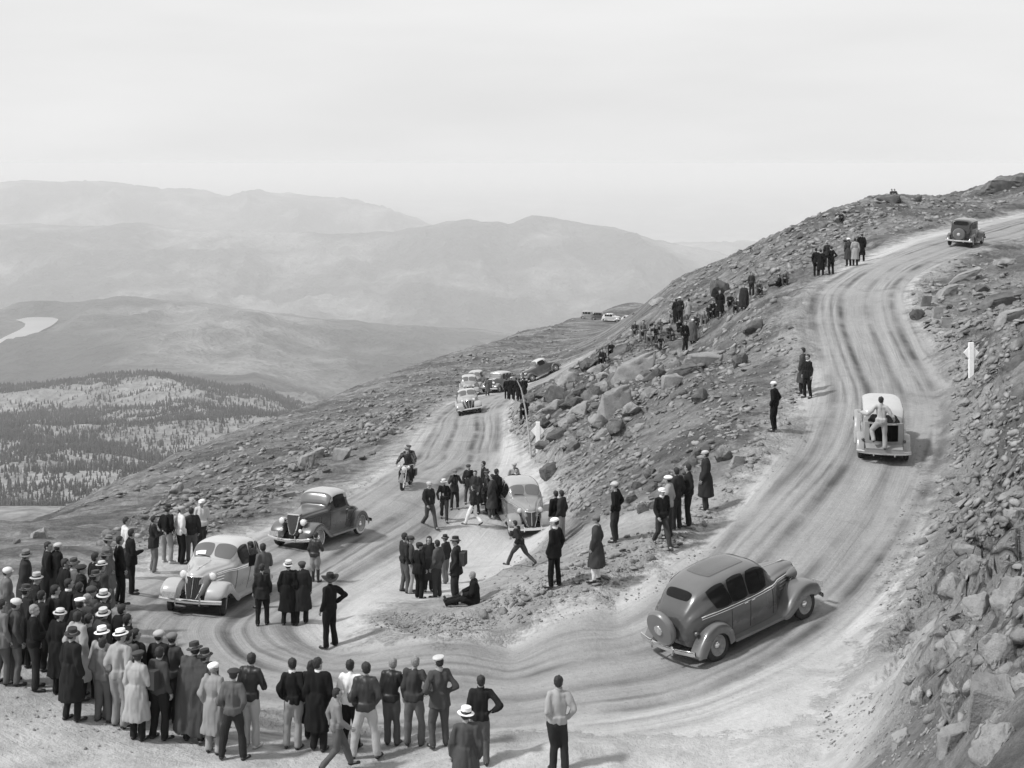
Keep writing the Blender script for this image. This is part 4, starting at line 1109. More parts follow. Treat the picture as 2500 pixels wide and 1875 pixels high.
        part('grille_bars', bars, mat('grille_bar', .14, .3, metal=.3), g)
        edge = np.vstack([Gp[:, 0], Gp[-1], Gp[::-1, -1]]); part('grille_surround', [tube(edge, .014, 6)], CHROME, g)
        part('grille_centre_strip', [tube(Gp[:, 6] + np.array([.008, 0, 0]), .017, 6)], CHROME if grille == 'v' else mb, g)
        # filling between nose and grille
        rows2 = [[Gp[i, 0], Gp[i, 0] * np.array([1, 1, 1]) + np.array([-.32, -.06, .01])] for i in range(16)]
        rows3 = [[Gp[i, -1], Gp[i, -1] + np.array([-.32, .06, .01])] for i in range(16)]
        rows4 = [[Gp[-1, j], Gp[-1, j] + np.array([-.30, 0, .08])] for j in range(13)]
        part('nose', [grid_mesh('', np.array(rows2)), grid_mesh('', np.array(rows3)), grid_mesh('', np.array(rows4))], mb)
        part('bonnet_ornament', [tube([(1.72, 0, 1.13), (1.60, 0, 1.175), (1.45, 0, 1.185)], [.012, .018, .006], 6)], CHROME)
        part('bonnet_hinge', [tube(sh.full(np.linspace(1.7, .66, 16), np.zeros(16)) + np.array([0, 0, .004]), .008, 5)], CHROME)
    else:
        gz = np.linspace(.48, 1.15 if kind == 'coupe' else 1.20, 18); rows = []
        H0, H1 = gz[0], gz[-1]
        for z in gz:
            k = (z - H0) / (H1 - H0)
            wdt = (.265 * (max(k, .004) ** .42) * (1 - .10 * k)) if kind == 'coupe' else .25 + .02 * k
            if k > .93: wdt *= 1 - (k - .93) * 1.2
            rows.append([(gx + .03 + (.05 * (1 - k) if kind == 'coupe' else 0) - .0 - abs(s_) ** 2 * .03, s_ * wdt, z) for s_ in np.linspace(-1, 1, 15)])
        Gp = np.array(rows)
        g = part('grille', [grid_mesh('', Gp)], mat('grille_dark2', .07, .4, metal=.3))
        part('grille_bars', [tube(Gp[:, j] + np.array([.006, 0, 0]), .004, 4) for j in range(1, 14)], mat('grille_bar2', .25, .3, metal=.6), g)
        edge = np.vstack([Gp[:, 0], Gp[-1], Gp[::-1, -1]]); part('grille_surround', [tube(edge, .022, 7)], CHROME, g)
        rows2 = [[Gp[i, j], Gp[i, j] * np.array([1, .97, 1]) + np.array([-.20, 0, 0])] for i, j in [(i, 0) for i in range(18)] + [(17, j) for j in range(15)] + [(i, 14) for i in range(17, -1, -1)]]
        part('radiator_shell', [grid_mesh('', np.array(rows2))], mb)
    # fenders
    wr = .36 if kind == 'stream' else .38
    fx, rx = (1.42, -1.45) if kind == 'stream' else (1.34, -1.40)
    for sd in (-1, 1):
        if kind == 'stream':
            fp = [(fx + .50, .36), (fx + .56, .55), (fx + .44, .76), (fx + .16, .875), (fx - .14, .84), (fx - .42, .66), (fx - .66, .46), (fx - .86, .36)]
            link('front_fender', finish('front_fender', [fender([(x, z) for x, z in fp], .34, .90, sd, .30, .16, nose=1, tail=.42)]), root, mf)
            rp = [(rx + .50, .36), (rx + .44, .60), (rx + .24, .80), (rx - .02, .865), (rx - .28, .78), (rx - .50, .58), (rx - .66, .38), (rx - .70, .30)]
            link('rear_fender', finish('rear_fender', [fender(rp, .55, .90, sd, .22, .10, tail=.15)]), root, mf)
        else:
            fp = [(fx + .55, .42), (fx + .50, .62), (fx + .30, .82), (fx + .02, .885), (fx - .26, .80), (fx - .48, .60), (fx - .66, .42), (fx - .84, .33)]
            link('front_fender', finish('front_fender', [fender(fp, .30, .86, sd, .20, .14, nose=1, tail=.42)]), root, mf)
            rp = [(rx + .50, .34), (rx + .42, .62), (rx + .20, .82), (rx - .04, .86), (rx - .28, .76), (rx - .46, .56), (rx - .56, .38)]
            link('rear_fender', finish('rear_fender', [fender(rp, .58, .86, sd, .17, .10)]), root, mf)
        x0, x1 = (fx - .80, rx + .46)
        link('running_board', finish('running_board', [boxp(((x0 + x1) / 2, sd * .75, .33), (x0 - x1, .28, .06)), boxp(((x0 + x1) / 2, sd * .62, .40), (x0 - x1, .03, .12))], False), root, mf)
        wheel(root, fx, sd * .73, sd, wr, .15, white, steer=steer)
        wheel(root, rx, sd * .73, sd, wr, .15, white)
        # headlamps
        hx, hy, hz_ = (1.40, .40, .99) if kind == 'stream' else (1.62, .42, .93)
        hl = link('headlight', finish('headlight', [lathe([(.004, -.26), (.04, -.23), (.085, -.12), (.112, 0), (.112, .04), (.10, .045)], 20, 'x')]), root, mb if kind == 'stream' else CHROME, (hx + .12, sd * hy, hz_))
        link('lens', finish('lens', [lathe([(.102, .04), (.08, .06), (.04, .072), (.002, .075)], 18, 'x')]), hl, LENS)
        if kind != 'stream':
            link('fog_lamp', finish('fog_lamp', [lathe([(.004, -.08), (.05, -.05), (.065, 0), (.05, .02), (.002, .03)], 14, 'x')]), root, LENS, (1.86, sd * .37, .66))
    if kind != 'stream': part('lamp_bar', [tube([(1.62, -.42, .86), (1.66, 0, .80), (1.62, .42, .86)], .014, 6)], CHROME)
    # bumpers
    def bumper(xc, sgn, w_=.86, z=.42, name='bumper'):
        ys = np.linspace(-w_, w_, 17); line = [(xc - sgn * .16 * (abs(y) / w_) ** 2.2, y, z - (.05 * (1 - (y / w_) ** 2) if kind == 'coupe' and sgn > 0 else 0)) for y in ys]
        rows = []
        for p in line:
            rows.append([(p[0] + dx * sgn, p[1], p[2] + dz) for dx, dz in ((-.012, .055), (.008, .05), (.022, .02), (.022, -.02), (.008, -.05), (-.012, -.055))])
        bp = link(name, finish(name, [grid_mesh('', np.array(rows), True)]), root, CHROME)
        if not far:
            for yy in (-.33, .33):
                link('bumper_guard', finish('bumper_guard', [boxp((xc + sgn * .03, yy, z + .01), (.03, .035, .20))]), bp, CHROME)
            link('bumper_bracket', finish('bumper_bracket', [tube([(xc - sgn * .02, yy, z), (xc - sgn * .45, yy * 1.1, z - .02)], .02, 5) for yy in (-.33, .33)] + [tube([(xc - sgn * .45, -.37, z - .02), (xc - sgn * .45, .37, z - .02)], .02, 5)]), bp, UNDER)
        return bp
    bumper(2.14 if kind == 'stream' else 2.08, 1, name='front_bumper')
    bumper(-2.36 if kind == 'stream' else -2.2, -1, name='rear_bumper')
    # chassis, axles and dark floor
    part('chassis', [boxp((0, 0, .30), (3.6, 1.0, .10)), tube([(fx, -.68, wr), (fx, .68, wr)], .04, 6), tube([(rx, -.68, wr), (rx, .68, wr)], .05, 6), boxp((fx, 0, .42), (.7, .7, .2))], UNDER)
    if spare:
        sx = -2.22 if kind == 'stream' else -1.98
        sp_ = link('spare_wheel', finish('spare_wheel', [lathe([(.30, 0), (.37, .04), (.40, .09), (.40, .15), (.36, .20), (.24, .215), (.12, .215), (.11, .20)], 30, 'x')]), root, mf, (sx, 0, .86))
        sp_.rotation_euler = (0, R(12 if kind == 'stream' else 4), PI)
        link('hubcap', finish('hubcap', [lathe([(.12, .20), (.11, .24), (.06, .265), (.002, .27)], 18, 'x')]), sp_, CHROME)
    # tail lamps, plates
    for sd in (-1, 1):
        if not far: link('tail_lamp', finish('tail_lamp', [lathe([(.003, -.09), (.04, -.05), (.048, 0), (.03, .02), (.002, .022)], 12, 'x')]), root, mat('tail_lamp', .10, .2), ((-1.95 if kind == 'stream' else -1.8), sd * .66, .74)).rotation_euler = (0, 0, PI)
    pl = part('licence_plate', [boxp(((2.20 if kind == 'stream' else 2.12), -.52 if kind == 'stream' else -.5, .56), (.012, .34, .15))], PLATE)
    return root

def place_car(root, u, v, heading, scale=1.0, dz=0.0, roll=None, dmin=9.0):
    """u, v: pixel of the ground under the middle of the car; heading in degrees, 0 = +X, 90 = away"""
    p = hit(u, v, 0.0, dmin)
    h = R(heading); f = Vector((math.cos(h), math.sin(h), 0)); l = Vector((-math.sin(h), math.cos(h), 0))
    zf = ground(*(p + f * 1.4).xy); zb_ = ground(*(p - f * 1.4).xy); zl = ground(*(p + l * .7).xy); zr = ground(*(p - l * .7).xy)
    fx_ = (f * 2.8 + Vector((0, 0, zf - zb_))).normalized(); ly = (l * 1.4 + Vector((0, 0, zl - zr))).normalized()
    up = fx_.cross(ly).normalized(); ly = up.cross(fx_).normalized()
    M = Matrix((fx_, ly, up)).transposed().to_4x4()
    M.translation = Vector((p.x, p.y, (zf + zb_) / 2 - .015 + dz))
    root.matrix_world = M @ Matrix.Scale(scale, 4)
    return root

# light grey sedan coming round the bend at the left, with a paper behind the windscreen
c1 = make_car('light grey streamlined sedan rounding the bend at the left, paper notice behind its windscreen', 'stream', .40, roof=.5, white=False, steer=14)
place_car(c1, 527, 1470, -98)
sh_ = Shell(TABS['stream'])
link('paper_notice', finish('paper_notice', [patch_on(sh_, .47, .55, -.24, -.09, .013, 6, 6, .0)]), c1, mat('paper', .8, .8))
# dark coupe with pale roof and whitewalls
c2 = make_car('dark coupe with a pale roof, tall shield grille and whitewall tyres on the lower road', 'coupe', .018, roof=.40, fend=.035, white=True)
place_car(c2, 782, 1320, -114)
# grey sedan stopped at the roadside
c3 = make_car('mid grey sedan stopped beside the bank with people gathered round it', 'stream', .20, roof=.34)
place_car(c3, 1276, 1284, -80)
# big sedan climbing away at the right
c4 = make_car('grey sedan with covered spare wheel and dark roof panel climbing away at the right', 'stream', .045, spare=True, insert=.03, fend=.06, white=False)
place_car(c4, 1804, 1536, 37)
# car with the open boot and a man riding on the bumper
c5 = make_car('pale car with its boot open climbing the upper road, a man standing on its bumper', 'boxy', .27, roof=.45, boot_open=True)
place_car(c5, 2150, 1090, 77)
def bent(name, xc, zc, w_, h_, m_, th=.03, curve=.10, tilt=0):
    """panel curved across the tail of the car"""
    rows = [[(xc - tilt * (z / h_) - (-curve * (y / w_) ** 2), y, zc + z) for y in np.linspace(-w_, w_, 15)] for z in np.linspace(-h_, h_, 5)]
    A = np.array(rows); B = A + np.array([th, 0, 0])
    return link(name, finish(name, [grid_mesh('', A), grid_mesh('', B), grid_mesh('', np.stack([A[0], B[0]])), grid_mesh('', np.stack([A[-1], B[-1]])), grid_mesh('', np.stack([A[:, 0], B[:, 0]], 1)), grid_mesh('', np.stack([A[:, -1], B[:, -1]], 1))], True, 30), c5, m_)
bent('rear_window', -1.77, 1.44, .50, .12, GLASS, tilt=-.06)
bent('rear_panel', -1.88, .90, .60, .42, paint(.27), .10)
bent('boot_shade_panel', -1.905, 1.0, .50, .27, BLACK, .02)  # solid black panel, painted for the shade inside the open boot
bent('boot_handle', -1.93, 1.30, .40, .022, CHROME, .03)
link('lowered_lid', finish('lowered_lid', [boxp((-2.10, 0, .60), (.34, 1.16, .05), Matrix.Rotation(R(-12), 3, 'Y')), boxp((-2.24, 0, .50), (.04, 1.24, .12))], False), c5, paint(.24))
# black square-bodied sedan at the top of the road
c6 = make_car('black square bodied sedan with spare wheel driving off at the top right of the road', 'boxy', .016, roof=.03, spare=True)
place_car(c6, 2358, 596, 58)
# column of cars coming down the lower road
g_ = 'cars queued along the far end of the lower road'
c7 = make_car('pale fronted sedan leading the column down the lower road', 'stream', .34, roof=.45, group=g_, far=True)
place_car(c7, 1146, 1008, -86)
c8 = make_car('pale roofed sedan directly behind the leading one of the column', 'stream', .26, roof=.42, group=g_, far=True)
place_car(c8, 1146, 966, -88)
c9 = make_car('dark windowed sedan at the left rear of the column on the lower road', 'stream', .22, roof=.40, group=g_, far=True)
place_car(c9, 1162, 944, -98)
c10 = make_car('upright pale roofed sedan parked next to the dark clad group on the lower road', 'boxy', .14, roof=.44, group=g_, far=True)
place_car(c10, 1216, 955, -115)
c11 = make_car('dark bodied coupe with a pale roof half hidden by boulders where the lower road bends', 'coupe', .07, roof=.5, group=g_, far=True)
place_car(c11, 1322, 922, -150)
# tiny cars on the far bench
g2 = 'cars far off on the bench at the skyline'
for (u, v, d_), (hd, k, bg_, lb) in zip(FARCARS, [(-20, 'boxy', .25, 'tiny pale square car at the left of the far bench on the skyline'), (-20, 'boxy', .06, 'tiny dark open car second on the far bench'),
                               (-25, 'stream', .5, 'tiny white rounded car third on the far bench'), (-25, 'stream', .45, 'tiny white car at the right end of the far bench')]):
    c = make_car(lb, k, bg_, group=g2, far=True)
    c.location = P(u, v, d_); c.rotation_euler = (0, 0, R(hd))

# ================================================================ MOTORCYCLE (forward +X)
def make_moto():
    root = bpy.data.objects.new('motorcycle', None); COL.objects.link(root); tag(root, 'dark motorcycle with two headlamps carrying two riders down the lower road', 'motorcycle')
    blk = paint(.03, .3)
    for x in (.74, -.72):
        w_ = link('wheel', finish('rim', [lathe([(.245, -.03), (.225, 0), (.245, .03)], 28)]), root, CHROME, (x, 0, .34))
        t = np.linspace(0, 2 * PI, 17)[:-1]
        link('tyre', finish('tyre', [lathe([(.25, -.05), (.31, -.055), (.34, -.02), (.34, .02), (.31, .055), (.25, .05)], 28)]), w_, RUBBER)
        link('spokes', finish('spokes', [tube([(0, .0, 0), (.24 * math.cos(a), 0, .24 * math.sin(a))], .005, 4) for a in t]), w_, CHROME)
        a = np.linspace(R(10), R(165), 14) if x > 0 else np.linspace(R(0), R(190), 16)
        rows = [[(.385 * math.cos(q), y, .385 * math.sin(q) - (.03 if abs(y) > .06 else 0)) for y in (-.085, -.07, 0, .07, .085)] for q in a]
        link('mudguard', finish('mudguard', [grid_mesh('', np.array(rows))]), root, blk, (x, 0, .34))
    link('frame', finish('frame', [tube([(.50, 0, .88), (.36, 0, .35), (-.25, 0, .28), (-.72, .06, .34)], .022, 7), tube([(.50, 0, .88), (.0, 0, .74), (-.35, 0, .62), (-.72, -.06, .34)], .022, 7), tube([(-.72, .07, .34), (-.30, .07, .60)], .018, 6)]), root, blk)
    link('front_fork', finish('front_fork', [tube([(.74, s * .085, .34), (.56, s * .085, .72), (.47, s * .085, .98)], .02, 7) for s in (-1, 1)]), root, CHROME)
    link('handlebar', finish('handlebar', [tube([(.20, -.42, 1.0), (.36, -.34, 1.05), (.47, -.08, 1.0), (.47, .08, 1.0), (.36, .34, 1.05), (.20, .42, 1.0)], .014, 7)]), root, CHROME)
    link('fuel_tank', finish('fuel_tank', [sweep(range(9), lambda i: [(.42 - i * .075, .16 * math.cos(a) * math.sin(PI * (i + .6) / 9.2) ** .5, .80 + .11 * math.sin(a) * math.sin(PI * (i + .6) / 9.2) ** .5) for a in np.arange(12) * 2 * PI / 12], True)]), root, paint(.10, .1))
    link('engine', finish('engine', [boxp((.05, 0, .40), (.42, .22, .24)), tube([(.05, 0, .40), (.20, 0, .66)], .085, 10), tube([(.0, 0, .40), (-.12, 0, .64)], .085, 10)] + [lathe([(.085, 0), (.11, .004), (.085, .008)], 12, 'z', (.14, 0, .52 + .025 * k)) for k in range(5)]), root, mat('engine_metal', .25, .4, metal=.7))
    link('exhaust_pipe', finish('exhaust_pipe', [tube([(.20, -.12, .58), (.30, -.16, .34), (-.1, -.17, .24), (-.95, -.17, .28)], [.025, .025, .03, .035], 8)]), root, CHROME)
    link('saddle', finish('saddle', [sweep(range(6), lambda i: [(-.05 - .075 * i, (.06 + .022 * i) * math.cos(a), .80 + .04 * math.sin(a)) for a in np.arange(10) * 2 * PI / 10], True)]), root, leather(.03))
    link('pillion_seat', finish('pillion_seat', [boxp((-.62, 0, .80), (.30, .24, .07))]), root, leather(.03))
    link('saddlebag', finish('saddlebag', [boxp((-.72, .20, .55), (.34, .12, .28)), boxp((-.72, -.20, .55), (.34, .12, .28))]), root, leather(.04))
    link('footboard', finish('footboard', [boxp((.12, s * .24, .29), (.28, .10, .02)) for s in (-1, 1)]), root, blk)
    for (y, z, r_) in ((0, .90, .105), (-.20, .97, .06), (.20, .97, .06)):
        hl = link('headlight', finish('headlight', [lathe([(.004, -.12), (r_ * .8, -.06), (r_, 0), (r_, .02)], 18, 'x')]), root, CHROME, (.60, y, z))
        link('lens', finish('lens', [lathe([(r_ * .95, .02), (r_ * .5, .035), (.002, .04)], 16, 'x')]), hl, LENS)
    link('licence_plate', finish('licence_plate', [boxp((.80, 0, .80), (.01, .20, .10))]), root, PLATE)
    return root
moto = make_moto(); MOTO_H = -98
place_car(moto, 992, 1188, MOTO_H, 1.0)
# ================================================================ PEOPLE   (local: facing +Y, up +Z, standing height 1.75)
SKIN = mat('skin', .30, .6, .1, 12)
HAIR = mat('hair_dark', .02, .7, .3, 40, .5, 60)
HAIRG = mat('hair_light', .22, .7, .3, 40, .5, 60)
SHOE = mat('shoe_leather', .025, .5)

def caps(p0, r0, p1, r1, e=1.0, n=14, axis=None):
    """closed tapered capsule; e flattens it front to back"""
    p0 = np.array(p0, float); p1 = np.array(p1, float); d = p1 - p0; L = np.linalg.norm(d); d = d / (L + 1e-9)
    ref = np.array([0, 1., 0]) if abs(d[1]) < .8 else np.array([0, 0, 1.])
    a = np.cross(d, ref); a /= np.linalg.norm(a); b = np.cross(d, a)
    rings = []
    for t in np.linspace(-PI / 2, 0, 5)[1:]: rings.append((p0 + d * r0 * math.sin(t), r0 * math.cos(t)))
    for s in (.33, .66): rings.append((p0 + d * L * s, r0 + (r1 - r0) * s))
    for t in np.linspace(0, PI / 2, 5)[:-1]: rings.append((p1 + d * r1 * math.sin(t), r1 * math.cos(t)))
    an = np.arange(n) * 2 * PI / n
    V = [p0 - d * r0]
    for c, r in rings:
        for q in an: V.append(c + r * (math.cos(q) * a + math.sin(q) * b * e))
    V.append(p1 + d * r1); F_ = []
    m_ = len(rings)
    for i in range(n): F_.append((0, 1 + (i + 1) % n, 1 + i))
    for k in range(m_ - 1):
        for i in range(n): F_.append((1 + k * n + i, 1 + k * n + (i + 1) % n, 1 + (k + 1) * n + (i + 1) % n, 1 + (k + 1) * n + i))
    for i in range(n): F_.append((1 + (m_ - 1) * n + i, 1 + (m_ - 1) * n + (i + 1) % n, len(V) - 1))
    return np.array(V), F_
def ell(c, r, rot=0):
    n, m_ = 12, 16; V = []; F_ = []
    for i in range(n + 1):
        t = PI * i / n
        for j in range(m_):
            q = 2 * PI * j / m_; V.append((c[0] + r[0] * math.sin(t) * math.cos(q), c[1] + r[1] * math.sin(t) * math.sin(q), c[2] + r[2] * math.cos(t)))
    for i in range(n):
        for j in range(m_): F_.append((i * m_ + j, i * m_ + (j + 1) % m_, (i + 1) * m_ + (j + 1) % m_, (i + 1) * m_ + j))
    return np.array(V), F_
def skirt(levels, n=28, fold=0.0, seed=0):
    """closed tube through levels (cx, cy, z, rx, ry)"""
    r = random.Random(seed); ph = [r.uniform(0, 6) for _ in range(3)]
    V = []; F_ = []
    for i, (cx, cy, z, rx, ry) in enumerate(levels):
        k = i / (len(levels) - 1.0)
        for j in range(n):
            q = 2 * PI * j / n; f = 1 + fold * k * (math.sin(5 * q + ph[0]) + .6 * math.sin(8 * q + ph[1]))
            V.append((cx + rx * f * math.cos(q), cy + ry * f * math.sin(q), z))
    m_ = len(levels)
    for k in range(m_ - 1):
        for j in range(n): F_.append((k * n + j, k * n + (j + 1) % n, (k + 1) * n + (j + 1) % n, (k + 1) * n + j))
    F_.append(tuple(range(n))[::-1]); F_.append(tuple((m_ - 1) * n + j for j in range(n)))
    return np.array(V), F_

def remesh(name, parts, vox, it=4, wrinkle=0.0, seed=0, vfreq=(9, 9, 4)):
    v, f = bm_join(parts)
    me = bpy.data.meshes.new('tmp'); me.from_pydata(v.tolist(), [], f)
    bm = bmesh.new(); bm.from_mesh(me); bmesh.ops.remove_doubles(bm, verts=bm.verts, dist=.0008); bmesh.ops.recalc_face_normals(bm, faces=bm.faces); bm.to_mesh(me); bm.free()
    o = bpy.data.objects.new('tmp', me); COL.objects.link(o)
    m_ = o.modifiers.new('r', 'REMESH'); m_.mode = 'VOXEL'; m_.voxel_size = vox; m_.use_smooth_shade = True
    s_ = o.modifiers.new('s', 'SMOOTH'); s_.factor = .5; s_.iterations = it
    dg = bpy.context.evaluated_depsgraph_get(); dg.update()
    out = bpy.data.meshes.new_from_object(o.evaluated_get(dg)); out.name = name
    bpy.data.objects.remove(o); bpy.data.meshes.remove(me)
    if wrinkle:
        n = len(out.vertices); co = np.empty(n * 3); out.vertices.foreach_get('co', co); co = co.reshape(-1, 3)
        no = np.empty(n * 3); out.vertex_normals.foreach_get('vector', no); no = no.reshape(-1, 3)
        d = wrinkle * (fbm(co[:, 0] * vfreq[0] + co[:, 1] * 5, co[:, 2] * vfreq[2] + co[:, 1] * 4, 2, seed) )
        co = co + no * d[:, None]; out.vertices.foreach_set('co', co.ravel())
    out.polygons.foreach_set('use_smooth', np.ones(len(out.polygons), dtype=bool)); out.update()
    return out

def joints(pose, seed=0):
    r = random.Random(hash_s(pose) + seed * 77)
    jx = r.uniform(-.03, .03)
    j = dict(pel=(0, 0, .95), che=(0, -.01, 1.30), nek=(0, -.01, 1.50), hed=(0, .015, 1.625))
    st = r.uniform(.08, .13)
    for s, n in ((-1, 'L'), (1, 'R')):
        j['hip' + n] = (.09 * s, 0, .90); j['kne' + n] = ((st + .0) * s, .03, .50); j['ank' + n] = ((st + .015) * s, -.02 + r.uniform(-.03, .05), .085); j['toe' + n] = ((st + .05) * s, j['ank' + n][1] + .17, .035)
        j['sho' + n] = (.155 * s, -.01, 1.43); j['elb' + n] = (.225 * s, -.05, 1.16); j['wri' + n] = (.235 * s, .05, .93)
    def S(**k):
        for a, b in k.items(): j[a] = b
    if pose == 'pockets':
        for s, n in ((-1, 'L'), (1, 'R')): S(**{'elb' + n: (.238 * s, -.10, 1.16), 'wri' + n: (.185 * s, .06, .95)})
    elif pose == 'hips':
        for s, n in ((-1, 'L'), (1, 'R')): S(**{'elb' + n: (.33 * s, -.14, 1.18), 'wri' + n: (.18 * s, .0, 1.05)})
    elif pose == 'onehip':
        S(elbR=(.40, -.13, 1.19), wriR=(.18, 0, 1.05))
    elif pose == 'fold':
        S(elbL=(-.25, .05, 1.15), wriL=(.06, .25, 1.20), elbR=(.25, .05, 1.15), wriR=(-.06, .27, 1.17))
    elif pose == 'camera':
        S(elbL=(-.25, .17, 1.22), wriL=(-.07, .26, 1.50), elbR=(.25, .17, 1.22), wriR=(.07, .26, 1.50))
    elif pose == 'hold':
        S(elbR=(.25, .03, 1.14), wriR=(.12, .30, 1.15))
    elif pose == 'walk':
        S(kneL=(-.09, .20, .52), ankL=(-.09, .33, .10), toeL=(-.10, .50, .07), kneR=(.09, -.02, .49), ankR=(.09, -.34, .17), toeR=(.10, -.22, .05), elbL=(-.25, -.14, 1.17), wriL=(-.25, -.08, .93), elbR=(.25, .02, 1.15), wriR=(.23, .20, .97))
    elif pose == 'stride':
        S(pel=(0, .0, .88), che=(0, .12, 1.22), nek=(0, .18, 1.41), hed=(0, .23, 1.53), hipL=(-.09, 0, .84), hipR=(.09, 0, .84), kneL=(-.09, .28, .52), ankL=(-.09, .44, .10), toeL=(-.10, .61, .07), kneR=(.09, -.22, .48), ankR=(.09, -.56, .20), toeR=(.10, -.46, .07),
          shoL=(-.17, .14, 1.34), shoR=(.17, .14, 1.34), elbL=(-.25, .0, 1.10), wriL=(-.22, .12, .92), elbR=(.25, .12, 1.08), wriR=(.20, .32, 1.0))
    elif pose == 'apart':
        for s, n in ((-1, 'L'), (1, 'R')): S(**{'kne' + n: (.17 * s, .02, .49), 'ank' + n: (.22 * s, -.01, .085), 'toe' + n: (.28 * s, .15, .035), 'elb' + n: (.235 * s, -.08, 1.16), 'wri' + n: (.185 * s, .06, .97)})
    elif pose in ('sit', 'sitlow'):
        z = .34 if pose == 'sit' else .12
        S(pel=(0, 0, z + .02), che=(0, .05, z + .40), nek=(0, .09, z + .61), hed=(0, .13, z + .735))
        for s, n in ((-1, 'L'), (1, 'R')):
            S(**{'hip' + n: (.09 * s, .02, z), 'kne' + n: (.16 * s, .40, z + (.18 if pose == 'sit' else .34)), 'ank' + n: (.13 * s, .52 if pose == 'sit' else .60, .085), 'toe' + n: (.15 * s, .69, .035), 'sho' + n: (.175 * s, .07, z + .53), 'elb' + n: (.25 * s, .20, z + .32), 'wri' + n: (.08 * s, .40, z + .30)})
    elif pose == 'sitlegs':
        S(pel=(0, 0, .14), che=(0, .02, .52), nek=(0, .06, .73), hed=(0, .10, .85))
        for s, n in ((-1, 'L'), (1, 'R')):
            S(**{'hip' + n: (.09 * s, .02, .12), 'kne' + n: (.13 * s, .44, .22), 'ank' + n: (.12 * s, .86, .085), 'toe' + n: (.14 * s, .93, .20), 'sho' + n: (.175 * s, .04, .65), 'elb' + n: (.26 * s, .10, .42), 'wri' + n: (.10 * s, .34, .34)})
    elif pose == 'ride':
        S(pel=(0, 0, .92), che=(0, .10, 1.26), nek=(0, .15, 1.46), hed=(0, .20, 1.58))
        for s, n in ((-1, 'L'), (1, 'R')):
            S(**{'hip' + n: (.10 * s, .02, .88), 'kne' + n: (.21 * s, .40, .72), 'ank' + n: (.24 * s, .30, .36), 'toe' + n: (.24 * s, .46, .32), 'sho' + n: (.175 * s, .12, 1.39), 'elb' + n: (.36 * s, .28, 1.18), 'wri' + n: (.37 * s, .50, 1.07)})
    elif pose == 'cling':
        S(elbL=(-.42, .02, 1.18), wriL=(-.62, .18, 1.16), elbR=(.36, -.05, 1.15), wriR=(.42, .14, .98), kneL=(-.26, .18, .62), ankL=(-.22, .05, .30), toeL=(-.24, .20, .26), che=(0, .03, 1.30))
    for n in 'LR':
        for q, a in (('elb', .03), ('wri', .03), ('kne', .018)):
            v = j[q + n]; j[q + n] = (v[0] + r.uniform(-a, a), v[1] + r.uniform(-a, a), v[2] + r.uniform(-a, a) * .6)
        for q, a in (('sho', .012), ('hip', .0)):
            v = j[q + n]; j[q + n] = (v[0], v[1], v[2] + r.uniform(-a, a))
        v = j['hip' + n]; j['hip' + n] = (v[0] + jx, v[1], v[2])
    for q, k in (('pel', 1), ('che', .3), ('nek', .1), ('hed', .0)):
        v = j[q]; j[q] = (v[0] + jx * k + (r.uniform(-.015, .015) if q == 'hed' else 0), v[1], v[2])
    return j
def hash_s(s): return sum(ord(c) * (i + 3) for i, c in enumerate(s))
def mid_(a, b, t=.5): return tuple(a[i] + (b[i] - a[i]) * t for i in range(3))

CACHE = {}
def hand_parts(w, e, side, curl=.5):
    """palm, five fingers and a thumb from the side of the palm; w wrist, e elbow"""
    w = np.array(w); d = w - np.array(e); d /= np.linalg.norm(d)
    s = np.array([side, 0, 0.]); s = s - d * s.dot(d)
    if np.linalg.norm(s) < .2: s = np.array([0, 1., 0]) - d * d[1]
    s /= np.linalg.norm(s); fwd = np.cross(d, s) * (1 if side > 0 else -1)      # palm normal
    ac = fwd
    P0 = [caps(w + d * .02, .026, w + d * .085, .036, .55)]
    fing = []
    for k, (o, l) in enumerate(((-.030, .070), (-.010, .080), (.010, .076), (.029, .060))):
        b = w + d * .09 + ac * o * 1.0; m_ = b + d * l * .5 - s * .012 * curl * 2; t = m_ + d * l * .4 - s * .03 * curl * 2
        fing += [caps(b, .0095, m_, .009, 1, 7), caps(m_, .009, t, .0075, 1, 7)]
    tb = w + d * .045 - ac * .028; tm = tb + d * .035 - ac * .022 - s * .012; tt = tm + d * .030 - s * .015
    fing += [caps(tb, .012, tm, .010, 1, 7), caps(tm, .010, tt, .008, 1, 7)]
    return P0, fing

